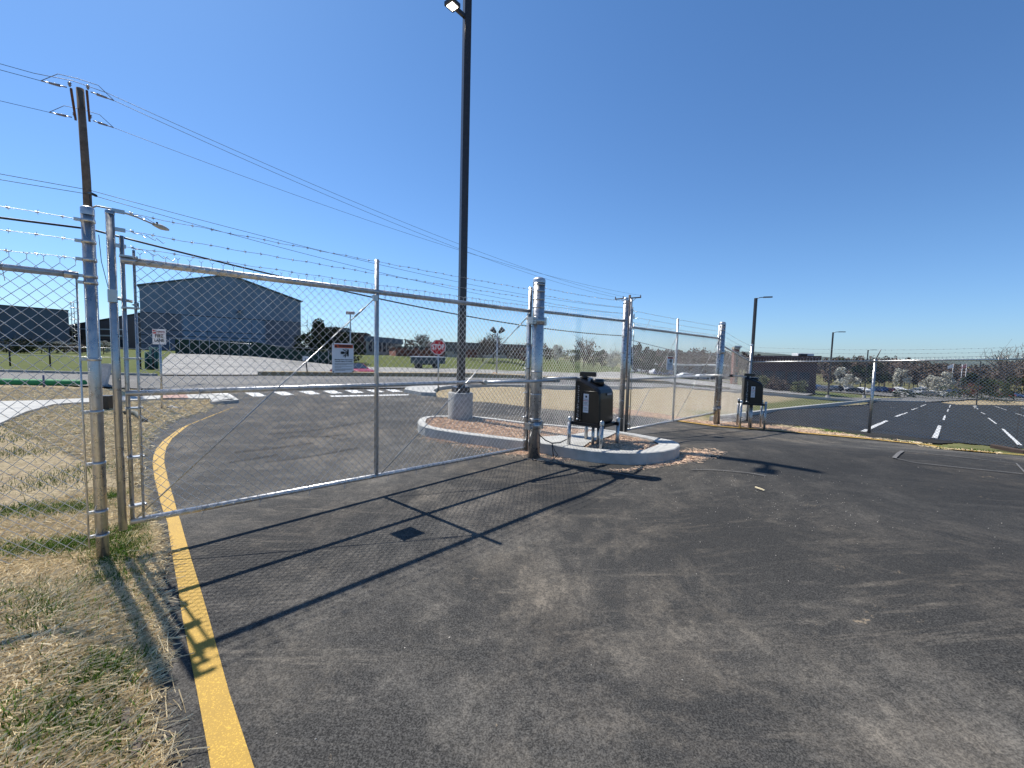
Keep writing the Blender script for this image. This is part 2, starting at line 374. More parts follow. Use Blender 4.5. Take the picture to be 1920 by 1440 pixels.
fe = np.interp(X, [p.x for p in FARL], [p.y for p in FARL]); lush = np.maximum(lush, S(0, .6, Y-fe))
lush = np.maximum(lush, .9*(S(0, 1, X-(10+.3*Y))*S(16, 22, Y)*(1-S(26, 34, Y))*(1-S(30, 45, X))))
lush = np.maximum(lush, .75*S(6.2, 7, X)*S(0, 1, Y-12.4)*(1-S(15, 17, Y)))
lush = np.maximum(lush, .8*S(8.9, 9.6, X)*(1-S(13, 14, Y)))
LS = g2([(1380, 775), (1440, 756), (1500, 746), (1600, 743), (1640, 746), (1500, 764.5), (1400, 778)]); lush = np.maximum(lush, .85*inside(LS, X, Y))
lush = np.where((X > 60) & (Y > 100+0*X), np.minimum(lush, .7), lush)
at = g.data.attributes.new('lush', 'FLOAT', 'POINT'); at.data.foreach_set('value', lush.ravel().astype(np.float32))
sheet('driveway', DRIVE, .006, ASPH, .42); sheet('road', ROAD, .05, ROADA, 2.5); sheet('gravel_lot', LOTG, .10, GRAVEL, 3)
sheet('parking_lot', PARK, .02, LOTA, 1.2); sheet('median', MEDI, .26, GROUND, 2, thick=.5); 
CPK = [GP(1500, 104).to_2d(), GP(1700, 108).to_2d(), GP(1960, 112).to_2d(), GP(1960, 150).to_2d(), GP(1700, 150).to_2d(), GP(1515, 135).to_2d()]; sheet('car_park', CPK, .08, ROADA, 6)
CPL = [GP(1180, 106).to_2d(), GP(1372, 104).to_2d(), GP(1372, 128).to_2d(), GP(1180, 126).to_2d()]; sheet('car_park', CPL, .10, ROADA, 6)
sheet('sidewalk', WALK, .07, CONC, 1.2, thick=.2)
sheet('tactile_paving', g2([(304, 751.5), (354, 751), (346, 741), (302, 741.3)]), .082, plain('brick red tactile pad', (.34, .21, .17), .8), 5)
def kerb(name, line, w_, h, z0=-.1, mat=CONC, close=False):
    """raised strip whose outer line is `line`; w_ to its left"""
    b = offset(line, w_); mb = MB(); n = len(line)
    for i in range(n-1):
        q = [line[i], line[i+1], b[i+1], b[i]]
        lo = [(p[0], p[1], float(Hh(p[0], p[1]))+z0) for p in q]; hi = [(p[0], p[1], float(Hh(p[0], p[1]))+h) for p in q]
        mb.add(lo+hi, [(0, 1, 5, 4), (1, 2, 6, 5), (2, 3, 7, 6), (3, 0, 4, 7), (4, 5, 6, 7)])
    return tag(mb.build(name, mat), kind='structure')
kerb('kerb', [q for q in NEARR[:3]]+[NEARR[3]], .15, .16)
kerb('kerb', [Vector((20.8, 38)), Vector((50, 62)), Vector((90, 92))], .2, .2)
kerb('kerb', list(reversed(FARL[:3])), .15, .16, mat=CONC2)
kerb('kerb', list(reversed(PARK[:5])), .15, .14); 
kerb('kerb', g2([(398, 760), (448, 756), (440, 750), (420, 747), (400, 744)]), .12, .1)
# concrete apron of the kerb ramp near the stop sign
sheet('kerb_ramp', g2([(758, 736), (762, 731), (779, 729), (850, 727.5), (822, 732), (812, 738), (818, 743), (790, 742)]), .13, CONC, 2, thick=.2)
sheet('kerb_ramp', g2([(386, 741), (428, 745), (440, 752), (398, 758)]), .09, CONC, 2, thick=.2)
# painted markings
YL = [(395, 1442), (388, 1400), (370, 1303), (354, 1222), (342, 1162), (333, 1100), (326, 1061), (318, 1010), (314, 981), (306, 960), (300, 940), (290, 900), (286, 869), (288, 855), (292, 844), (306, 827), (337, 804), (396, 780), (440, 763)]
YR = [(476, 1442), (462, 1400), (430, 1303), (408, 1222), (392, 1162), (374, 1100), (362, 1061), (347, 1010), (338, 977), (332, 960), (327, 940), (315, 900), (308, 869), (308.5, 855), (312, 840), (323, 823), (354, 798), (404, 778), (446, 761)]
a = g2(YL); b = g2(YR); a = [a[0]+(a[0]-a[1]).normalized()*1.5]+a; b = [b[0]+(b[0]-b[1]).normalized()*1.5]+b
sheet('yellow_edge_line', a+list(reversed(b)), .011, YEL, .9)
ye = RIGHT[5:14]; inn = offset(ye, -.13); inn2 = offset(ye, -.33)
sheet('yellow_edge_line', inn+list(reversed(inn2)), .03, YEL, .42)
for q in ([(402, 738), (427, 738), (442, 746), (419, 747)], [(459, 737), (484, 737), (500, 743.5), (475, 744.5)], [(511, 735.5), (534, 735), (552, 741), (530, 742.3)],
          [(560, 734.5), (584, 733.5), (601, 739.5), (580, 740.5)], [(605, 733.5), (626, 732.7), (643, 738), (621, 739)], [(646, 732.3), (668, 732), (683, 737), (662, 738)],
          [(686, 731.5), (707, 731.2), (721, 735.8), (701, 736.7)], [(723, 731), (741, 731), (756, 735), (736, 735.7)]):
    sheet('crosswalk_stripe', g2(q), .016, WHT, 2)
sheet('stop_line', g2([(618, 742.5), (766, 740), (767, 741.8), (622, 745)]), .016, WHT, 2)
JOINT = plain('pale joint sealant', (.13, .125, .12), .8, 0, .3, 20)
def thinline(name, px, w_, mat, off=.022):
    l_ = g2(px); a_ = offset(l_, w_/2); b_ = offset(l_, -w_/2); sheet(name, a_+list(reversed(b_)), off, mat, .42)
thinline('sealed_joint', [(1000, 864), (1060, 873), (1122, 884), (1210, 898.5)], .018, JOINT)
thinline('chalk_mark', [(1676, 861), (1692, 847.5)], .05, JOINT); thinline('chalk_mark', [(1692, 847.5), (1800, 859), (1905, 871), (1925, 892)], .022, JOINT); thinline('chalk_mark', [(1676, 861), (1716, 870), (1800, 879), (1918, 891)], .022, JOINT)
TYRE = mk_asphalt('rubber darkened asphalt', .030, .45, False)
for l_, w_ in (([(440, 849), (500, 843), (560, 835), (585, 831)], .07), ([(498, 867), (560, 860), (620, 850), (673, 840)], .06), ([(501, 815), (580, 809), (640, 799), (702, 788)], .06), ([(520, 823), (560, 818), (600, 820), (640, 816)], .05), ([(430, 868), (470, 862), (520, 853)], .05), ([(610, 818), (640, 826), (655, 822)], .04)):
    thinline('tyre_mark', l_, w_, TYRE, .010)
thinline('chalk_mark', [(1296, 883), (1322, 883), (1360, 885), (1400, 889), (1436, 895)], .014, JOINT)
# stall lines of the parking lot
for q in ([(1618, 811), (1663, 790), 5.5], [(1679, 782), (1701, 774), 4], [(1709, 769), (1721, 765), 3], [(1726, 762.5), (1736, 758.5), 2.6],
          [(1752, 823), (1762, 799), 7], [(1769, 788), (1772, 779), 5], [(1776, 772.5), (1778, 768), 4], [(1780, 764.5), (1782, 759.5), 3],
          [(1880, 805), (1912, 836), 6], [(1853, 784), (1868, 795), 5], [(1839, 773), (1847, 777), 4], [(1824, 761), (1834, 767.5), 3],
          [(1866, 762), (1893, 771), 2.4], [(1904, 775), (1925, 782), 3], [(1612, 760), (1624, 761), 1.6], [(1666, 763), (1679, 765), 1.6], [(1914, 764), (1925, 767), 1.8]):
    A = GH(*q[0]).to_2d(); B = GH(*q[1]).to_2d(); d = (B-A).normalized(); n = Vector((-d.y, d.x))*.06
    sheet('parking_line', [A+n, B+n, B-n, A-n], .032, WHT, 3)
# ------------------------------------------------------------------ chain-link fences and gates
def tubes_np(P, Q, r, n=4):
    P = np.asarray(P, float); Q = np.asarray(Q, float); d = Q-P; d /= np.linalg.norm(d, axis=1)[:, None]+1e-12
    a = np.cross(d, [0, 0, 1.0]); bad = np.linalg.norm(a, axis=1) < 1e-3; a[bad] = [1, 0, 0]; a /= np.linalg.norm(a, axis=1)[:, None]; b = np.cross(d, a)
    r = np.broadcast_to(np.asarray(r, float), (len(P),))[:, None]; rings = []
    for j in range(n):
        t = 2*math.pi*j/n+.4; o = (a*math.cos(t)+b*math.sin(t))*r; rings += [P+o, Q+o]
    V = np.stack(rings, 1).reshape(-1, 3); m = len(P); base = (np.arange(m)*2*n)[:, None]
    F = np.concatenate([base+np.array([[2*j, 2*((j+1) % n), 2*((j+1) % n)+1, 2*j+1]]) for j in range(n)], 0)
    return V, F
def fabric(A, B, za0, za1, zb0, zb1, parent, p=.0375, r=.0020, seg=.0385):
    """woven diamond mesh between plan points A and B; z limits at both ends"""
    A = np.array(A[:2], float); B = np.array(B[:2], float); L = np.linalg.norm(B-A); t = (B-A)/L; nrm = np.array([-t[1], t[0]])
    nw = int(L/p); P = []; Q = []
    k = np.arange(nw)[:, None]
    J = int(min(za1-za0, zb1-zb0)/seg+.5) if abs((za1-za0)-(zb1-zb0)) < .15 else int(((za1-za0)+(zb1-zb0))/2/seg)
    j = np.arange(J)[None, :]
    def pos(s, jj, dep):
        u = s/L; lo = za0+(zb0-za0)*u; hi = za1+(zb1-za1)*u; z = lo+(hi-lo)*jj/J
        return np.stack([A[0]+t[0]*s+nrm[0]*dep, A[1]+t[1]*s+nrm[1]*dep, z], -1)
    par = (j+k) % 2; s0 = (k+par)*p; s1 = (k+1-par)*p; dep = np.where(par == 0, r, -r)*1.1
    jj = np.broadcast_to(j, par.shape)
    wob = RNG.normal(0, .0009, (nw+2, J+1))
    ds0 = wob[(k+par), jj]; ds1 = wob[(k+1-par), jj+1]
    P.append(pos(s0+ds0, jj, dep).reshape(-1, 3)); Q.append(pos(s1+ds1, jj+1, dep).reshape(-1, 3))
    # twisted barbs along the top selvage
    kk = np.arange(nw)[(np.arange(nw)+J) % 2 == 0]*p
    top = pos(kk.astype(float), np.full(kk.shape, J), 0.0)
    up = np.array([0, 0, 1.0]); a3 = np.array([t[0], t[1], 0])
    P.append(top); Q.append(top+up*.03)
    P.append(top+up*.03); Q.append(top+up*.045+a3*.014); P.append(top+up*.03); Q.append(top+up*.045-a3*.014)
    P = np.concatenate(P); Q = np.concatenate(Q)
    Vv, Ff = tubes_np(P, Q, r)
    return npmesh('chain_link_mesh', Vv, Ff, WIRE, True, parent)
def barbed(A, B, parent, sag=.02, step=.125, r=.0020):
    A = Vector(A); B = Vector(B); L = (B-A).length; n = max(6, int(L/.12)); P = []
    ph = random.random()*6
    for i in range(n+1):
        t = i/n; p = A.lerp(B, t); p.z -= sag*4*t*(1-t)+.004*math.sin(i*1.9+ph)*(0 < i < n); P.append(np.array(p))
    P = np.array(P); seg = [(P[:-1], P[1:], r)]
    d = (B-A).normalized(); s = Vector((0, 0, 1)).cross(d).normalized(); u = Vector((0, 0, 1)); q0 = []; q1 = []; k0 = []; k1 = []
    x = step/2
    while x < L-.03:
        t = x/L; i = min(int(t*n), n-1); f = t*n-i; c = Vector(P[i]).lerp(Vector(P[i+1]), f)
        k0.append(c-d*.009); k1.append(c+d*.009)
        a = random.random()*3
        for k in range(4):
            an = a+k*math.pi/2; v = (s*math.cos(an)+u*math.sin(an))*.017+d*random.uniform(-.008, .008); q0.append(c); q1.append(c+v)
        x += step*random.uniform(.93, 1.07)
    seg += [(np.array(k0), np.array(k1), .0052), (np.array(q0), np.array(q1), .0015)]
    Vs = []; Fs = []; o = 0
    for P_, Q_, rr in seg:
        v, f = tubes_np(P_, Q_, rr, 5); Vs.append(v); Fs.append(f+o); o += len(v)
    return npmesh('barbed_wire', np.concatenate(Vs), np.concatenate(Fs), WIRE, True, parent)
def band(mb, c, z, r, d2=None, ear=.035):
    """clamp round a post with a bolted ear pointing along d2"""
    mb.tube([(c[0], c[1], z-.011), (c[0], c[1], z+.011)], r+.004, 16)
    if d2 is not None:
        d = Vector((d2[0], d2[1], 0)).normalized(); mb.box(Vector((c[0], c[1], z))+d*(r+ear/2), (ear, .014, .022), math.atan2(d.y, d.x))
        mb.tube([Vector((c[0], c[1], z))+d*(r+ear*.6)+Vector((-d.y, d.x, 0))*.02, Vector((c[0], c[1], z))+d*(r+ear*.6)-Vector((-d.y, d.x, 0))*.02], .006, 6)
def capdome(c, z, r):
    m = MB(); m.lathe([(r*1.06, -.045), (r*1.06, .0), (r*.95, r*.22), (r*.6, r*.42), (r*.2, r*.5), (.001, r*.51)], (c[0], c[1], z), 20); return m
def onplane(px, py, P0, P1):
    n = np.array([P1[1]-P0[1], -(P1[0]-P0[0])]); r_ = ray(px, py); t = (P0[0]*n[0]+P0[1]*n[1])/(r_[0]*n[0]+r_[1]*n[1]); return Vector(np.array([0, 0, CH])+r_*t)
# positions
GA0 = gr(245, 978, .262)[:2]; GA1 = gr(985, 840, .15)[:2]
gt = Vector((GA1[0]-GA0[0], GA1[1]-GA0[1])).normalized(); LP = Vector((-3.01, 3.05)); 
HP = Vector((.372, 6.50)); FPp = PD(1168, 700, 8.95).to_2d(); HP2 = PD(1349, 700, 12.1).to_2d(); CP = PD(1406, 700, 13.7).to_2d()
def post(name, c, r, z0, z1, label, group=None, bands=(), ear=None, cap=True):
    t = empty(name, (c[0], c[1], z0), label, 'fence post', group)
    MB().tube([(c[0], c[1], z0-.1), (c[0], c[1], z0+(z1-z0)*.5), (c[0], c[1], z1)], r, 28).build('pipe', GALV, t)
    if cap: capdome(c, z1, r).build('cap', GALVB, t)
    if bands:
        for z in bands:
            b = MB(); band(b, c, z, r, ear); b.build('clamp', GALVB, t)
    return t
# --- left fence run (leaves the picture on the left)
lf = empty('chain_link_fence', (LP.x, LP.y, .04), 'chain link fence run with barbed wire left of the gate post, over the straw verge', 'fence', 'chain link fence runs')
ld = -gt; LQ = LP+ld*2.9
MB().tube([(LP.x, LP.y, -.1), (LP.x, LP.y, 1.3), (LP.x, LP.y, 2.555)], .036, 28).build('gate_post', GALV, lf); capdome(LP, 2.555, .036).build('post_cap', GALVB, lf)
MB().tube([(LQ.x, LQ.y, 0), (LQ.x, LQ.y, 2.4)], .03, 16).build('line_post', GALV, lf)
q = LP+ld*.06; MB().tube([(q.x, q.y, 2.085), (LQ.x, LQ.y, 2.10)], .022, 16).build('top_rail', GALVB, lf)
q2 = LP+ld*.06; m = MB(); m.tube([(q2.x, q2.y, 2.085), (q2.x+ld.x*.07, q2.y+ld.y*.07, 2.085)], .026, 14); m.build('rail_end_cup', GALV, lf)
for z in (2.47, 2.325, 2.20, 2.085, 2.04, 1.50, 1.12, .74, .38, .20):
    b = MB(); band(b, LP, z, .036, ld); b.build('clamp', GALVB, lf)
fa = LP+ld*.07; fabric(fa, LQ, .13, 2.155, .18, 2.17, lf)
MB().tube([(fa.x, fa.y, .12), (fa.x, fa.y, 2.1)], .006, 6).build('tension_bar', GALVB, lf)
for z, dz in ((2.47, .05), (2.325, .045), (2.20, .03)): barbed((q.x, q.y, z), (LQ.x, LQ.y, z+dz), lf, .02)
m = MB(); c = LP+ld*.40
for a_ in range(9):
    an = a_*math.pi/4; m.tube([(c.x-gt.y*.025*math.cos(an), c.y+gt.x*.025*math.cos(an), 2.09+.025*math.sin(an)), (c.x-gt.y*.025*math.cos(an+.79), c.y+gt.x*.025*math.cos(an+.79), 2.09+.025*math.sin(an+.79))], .002, 5)
m.tube([(c.x, c.y, 2.07), (c.x+.01, c.y, 2.0)], .002, 5); m.build('wire_tie', GALVB, lf)
# --- swing gate leaf
def gate(px, P0, P1, label, braces=True, ext=True):
    """px: dict of pixel rows measured on the gate plane"""
    def pl(x, y): return onplane(x, y, P0, P1)
    t2 = Vector((P1[0]-P0[0], P1[1]-P0[1])).normalized(); t = Vector((t2.x, t2.y, 0)); back = Vector((-t2.y, t2.x, 0))
    L0 = Vector((P0[0], P0[1])); L1 = Vector((P1[0], P1[1])); L = (L1-L0).length
    zt0, zt1, zm0, zm1, zb0, zb1, zu = px['z']
    at_ = lambda s, z: Vector((L0.x+t2.x*s, L0.y+t2.y*s, z))
    lin = lambda z0, z1, s: z0+(z1-z0)*s/L
    g_ = empty('swing_gate', at_(L, zb1), label, 'gate', 'galvanised swing gates')
    r = .027
    MB().tube([at_(0, zt0), at_(L, zt1)], r, 18).build('top_rail', GALVB, g_)
    MB().tube([at_(0, zm0), at_(L, zm1)], r*.85, 18).build('middle_rail', GALVB, g_)
    MB().tube([at_(0, zb0), at_(L, zb1)], r*.9, 18).build('bottom_rail', GALVB, g_)
    m = MB(); o = at_(-.045, 0); m.tube([(o.x, o.y, zb0-.05), (o.x, o.y, zu+.02)], .025, 20); m.lathe([(.027, -.02), (.027, .004), (.001, .012)], (o.x, o.y, zu+.02), 16); m.build('end_upright', GALV, g_)
    MB().tube([at_(.012, zb0), at_(.012, zu-.14)], .014, 14).build('inner_upright', GALV, g_)
    MB().tube([at_(L+.02, zb1-.04), at_(L+.02, zt1+.36)], .03, 18).build('hinge_upright', GALV, g_)
    sm = px['mid']; zs = lin(zb0, zb1, sm)
    MB().tube([at_(sm, zs), at_(sm, lin(zt0, zt1, sm)+.345)], .024, 18).build('middle_upright', GALVB, g_)
    for s_, zz in ((.075, 0), (L-.055, 1)):
        MB().tube([at_(s_, lin(zb0, zb1, s_)+.02)+back*-.012, at_(s_, lin(zt0, zt1, s_)+(.08 if not zz else -.05))+back*-.012], .009 if not zz else .006, 8).build('tension_bar', GALV, g_)
    for s_ in (.0, L+.02):
        for k in range(6):
            z = lin(zb0, zb1, s_)+.12+k*.375; b = MB(); b.box(at_(s_+(.035 if s_ < 1 else -.035), z), (.08, .055, .013), math.atan2(t.y, t.x)); b.tube([at_(s_+(.09 if s_ < 1 else -.085), z)+back*.03, at_(s_+(.09 if s_ < 1 else -.085), z)-back*.035], .008, 6); b.build('mesh_clamp', GALV, g_)
    A = at_(.07, 0)-back*.030; B = at_(L-.05, 0)-back*.030
    fabric(A, B, zb0-.01, zt0+.022, zb1-.01, zt1+.022, g_)
    for k in range(3):
        z = [.345, .215, .10][k]; barbed(at_(.01, zt0+z), at_(L, zt1+z-.02), g_, .012)
        b = MB(); b.box(at_(-.0, zt0+z), (.07, .02, .026), math.atan2(t.y, t.x)); b.build('wire_clip', GALV, g_)
        b = MB()                                   # knotted tail of the strand
        pts = [at_(.06+.02*i+.012*math.sin(i*2.2), zt0+z-.004*i+.014*math.cos(i*2.4))-back*.01*math.sin(i*1.7) for i in range(8+3*k)]; b.tube(pts, .0024, 5); b.build('wire_tail', GALV, g_)
    # truss rods from each bay's lower inner corner to its upper outer corner
    for s0, s1 in ((.03, sm-.03), (sm+.04, L-.03)):
        a0 = at_(s0, lin(zb0, zb1, s0)+.03)-back*.04; a1 = at_(s1, lin(zt0, zt1, s1)-.07)-back*.02
        m = MB(); m.tube([a0, a1], .0055, 8); dd = (a1-a0).normalized(); m.tube([a1-dd*.32, a1-dd*.16], .0095, 8); m.build('truss_rod', GALV, g_)
        MB().box(a1, (.05, .03, .06), math.atan2(t.y, t.x)).build('rod_clamp', GALVB, g_)
    for s_ in np.arange(.45, L, .42):                                                   # wire ties
        for z0, z1 in ((zt0, zt1), (zm0, zm1), (zb0, zb1)):
            if random.random() < .8:
                c_ = at_(s_+random.uniform(-.05, .05), lin(z0, z1, s_)); m = MB(); rr = .031
                m.tube([c_+(-back*math.cos(a)+Vector((0, 0, 1))*math.sin(a))*rr+t*.004*a for a in np.linspace(0, 6.3, 11)]+[c_-back*.04-Vector((0, 0, .06))], .0019, 5, smooth=False)
                m.build('wire_tie', GALV, g_)
    return g_
zt = [onplane(225, 487, GA0, GA1).z, onplane(990, 583, GA0, GA1).z]; zm = [onplane(230, 738, GA0, GA1).z, onplane(990, 713, GA0, GA1).z]
Lg = float(np.linalg.norm(GA1-GA0)); midp = onplane(706, 700, GA0, GA1); smid = (Vector((midp.x, midp.y))-Vector(GA0)).length
zup = onplane(205, 396, GA0, GA1).z
g1 = gate(dict(z=(zt[0], zt[1], zm[0], zm[1], .262, .15, zup-.02), mid=smid), GA0, GA1, 'nearer chain link swing gate across the left lane, hinged on the thick post')
# latch lever at the left end
o3 = Vector((GA0[0], GA0[1], 0)); 
m = MB(); p_ = o3+Vector((gt.x, gt.y, 0))*-.05; m.box((p_.x, p_.y, 1.96), (.05, .06, .09), math.atan2(gt.y, gt.x)); m.tube([(p_.x, p_.y, 1.95), (p_.x+gt.x*.11, p_.y+gt.y*.11, 1.93)], .011, 8); m.build('latch', GALV, g1)
# fixed posts with clamps
hp = post('hinge_post', HP, .090, 0, 2.73, 'thick galvanised hinge post nearest the island, carrying the nearer gate', 'thick hinge posts', (2.66, 2.56, 2.44, 2.32, 2.17, 1.35, 1.0, .62))
def hinge(parent, c, z, d2, r):
    d = Vector((d2[0], d2[1], 0)).normalized(); n = Vector((-d.y, d.x, 0)); m = MB(); a = math.atan2(d.y, d.x)
    m.tube([(c[0], c[1], z-.05), (c[0], c[1], z+.05)], r+.012, 20)
    m.box(Vector((c[0], c[1], z))+d*(r+.03)+n*.0, (.13, .09, .1), a); m.box(Vector((c[0], c[1], z))-d*(r+.012), (.05, .13, .12), a)
    for s_ in (-1, 1): m.tube([Vector((c[0], c[1], z+.02*s_))+d*(r+.05)-n*.07, Vector((c[0], c[1], z+.02*s_))+d*(r+.05)+n*.07], .010, 8)
    m.build('hinge', GALV, parent)
hinge(hp, HP, onplane(1003, 602, HP-Vector((1, 0)), HP+Vector((1, 0))).z, -gt, .090); hinge(hp, HP, onplane(1003, 797, HP-Vector((1, 0)), HP+Vector((1, 0))).z, -gt, .090)
# push arm sleeve on the middle rail reaching past the hinge post
sarm = empty('gate_arm_bar', (*onplane(905, 716, GA0, GA1).to_2d(), zm[1]), 'round steel bar sleeved on the nearer gate, reaching past the thick post', 'bar')
nb = Vector((gt.y, -gt.x, 0))
A = onplane(905, 718, GA0, GA1)+nb*.035; B = PD(1047, 712.5, 6.62)+nb*.10
A.z = zm[1]+.0; B.z = zm[1]-.0; B = A+(Vector((HP.x, HP.y, A.z))+nb*.16-A)*1.0+Vector((gt.x, gt.y, 0))*.30
MB().tube([A, B], .021, 16).build('bar', GALVB, sarm); MB().box(B, (.12, .05, .05), math.atan2(gt.y, gt.x)).build('end_bracket', GALV, sarm)
MB().tube([A-nb*.03, A+nb*.03], .03, 12).build('clamp', GALV, sarm)
# fixed panel between the two lanes
pz = .17
fp = empty('chain_link_fence', (HP.x, HP.y, pz), 'short fixed chain link panel standing on the kerbed island between the two gates', 'fence', 'chain link fence runs')
d2 = (FPp-HP).normalized(); a2 = HP+d2*.12; b2 = FPp-d2*.05
zr0 = PD(1015, 583, HP.y).z; zr1 = PD(1160, 602, FPp.y).z; zf1 = PD(1170, 560, FPp.y).z
MB().tube([(a2.x, a2.y, zr0), (b2.x, b2.y, zr1)], .024, 16).build('top_rail', GALV, fp)
MB().tube([(FPp.x, FPp.y, .0), (FPp.x, FPp.y, zf1)], .055, 24).build('end_post', GALV, fp); capdome(FPp, zf1, .055).build('post_cap', GALVB, fp)
for k in range(7):
    b = MB(); band(b, FPp, zf1-.1-k*.34, .055, -d2); b.build('clamp', GALV, fp)
fabric(a2, b2, .19, zr0+.05, .19, zr1+.05, fp)
MB().tube([(a2.x, a2.y, .2), (a2.x, a2.y, zr0)], .006, 6).build('tension_bar', GALV, fp)
for y0, y1 in ((538, 565), (552, 577), (565, 588)):
    barbed((a2.x, a2.y, PD(1017, y0, HP.y).z), (b2.x, b2.y, PD(1165, y1, FPp.y).z), fp, .02)
# second gate
GB0 = PD(1175, 806, 8.95); GB1 = PD(1339, 774, 12.0)
pa, pb = np.array(GB0)[:2], np.array(GB1)[:2]
mid2 = onplane(1266, 700, pa, pb); s2 = (mid2.to_2d()-Vector(pa)).length
g2_ = gate(dict(z=(onplane(1181, 613, pa, pb).z, onplane(1345, 634, pa, pb).z, onplane(1176, 711, pa, pb).z, onplane(1341, 705, pa, pb).z, GB0.z, GB1.z, onplane(1181, 562, pa, pb).z), mid=s2), pa, pb,
           'farther chain link swing gate across the right lane, hinged near the grassy field')
hb = float(Hh(HP2.x, HP2.y)); z2t = PD(1354, 606, 12.1).z
hp2 = post('hinge_post', HP2, .086, hb, z2t, 'thick galvanised hinge post at the far side of the right lane', 'thick hinge posts', (z2t-.1, z2t-.2, z2t-.32, z2t-.45, 1.1, .8, .4))
gd2 = (Vector(pa)-Vector(pb)).normalized(); hinge(hp2, HP2, PD(1350, 660, 12.1).z, gd2, .086); hinge(hp2, HP2, PD(1345, 765, 12.1).z, gd2, .086)
# oblique fence to the corner and the run along the parking lot
def fence_run(pts, rails, barbs, label, posts, bot):
    f = empty('chain_link_fence', (*pts[0], bot[0]), label, 'fence', 'chain link fence runs')
    for i in range(len(pts)-1):
        a, b = Vector(pts[i]), Vector(pts[i+1]); MB().tube([(*a, rails[i]), (*b, rails[i+1])], .021, 14).build('top_rail', GALVB, f)
        fabric(a, b, bot[i]+.04, rails[i]+.045, bot[i+1]+.04, rails[i+1]+.045, f, r=.0029)
        for k in range(3): barbed((*a, barbs[i][k]), (*b, barbs[i+1][k]), f, .02)
        MB().tube([(*a, bot[i]+.08), (*b, bot[i+1]+.08)], .0025, 5).build('tension_wire', WIRE, f)
    for c, r, z0, z1, arm in posts:
        MB().tube([(*c, z0-.2), (*c, z1)], r, 18).build('line_post', GALV, f)
        if arm is not None:
            m = MB(); m.tube([(*c, z1-.03), (*c, z1+.04)], r*1.15, 12); m.tube([(*c, z1+.02), Vector((*c, z1+.02))+Vector(arm)], .019, 8, r2=.010); m.build('barbed_wire_arm', GALVB, f)
        else: capdome(c, z1, r).build('post_cap', GALVB, f)
    return f
crz = PD(1405, 679, 13.7).z; hc = float(Hh(CP.x, CP.y)); q1 = HP2+(CP-HP2).normalized()*.1
fence_run([q1, CP], [PD(1360, 648, 12.1).z, crz], [[PD(1358, y, 12.1).z for y in (620, 629, 638)], [PD(1405, y, 13.7).z for y in (649.5, 658, 666)]],
          'short chain link panel sloping down from the far hinge post to the corner post', [(CP, .037, hc, PD(1409, 646, 13.7).z, None)], [hb, hc])
c1 = PD(1639, 700, 11.8).to_2d(); c2 = PD(1922, 700, 10.1).to_2d(); c3 = c2+(c2-c1)*.75; cs = [CP+Vector((.05, -.03)), c1, c2, c3]
zr = [crz+.01, PD(1640, 677, 11.8).z, PD(1920, 673.5, 10.1).z, 1.88]; bs = [float(Hh(p.x, p.y)) for p in cs]
bz = [[PD(1412, y, 13.7).z for y in (651, 659.5, 668)], [PD(1645, y, 11.7).z for y in (656, 663, 670)], [PD(1920, y, 10.1).z for y in (650, 658, 666)], [2.15, 2.04, 1.94]]
av = PD(1652, 655, 11.55)-Vector((*c1, zr[1]+.02))
fence_run(cs, zr, bz, 'long chain link fence with leaning barbed wire arm along the parking lot', [(c1, .036, bs[1], zr[1], av), (c3, .036, bs[3], zr[3], av)], bs)
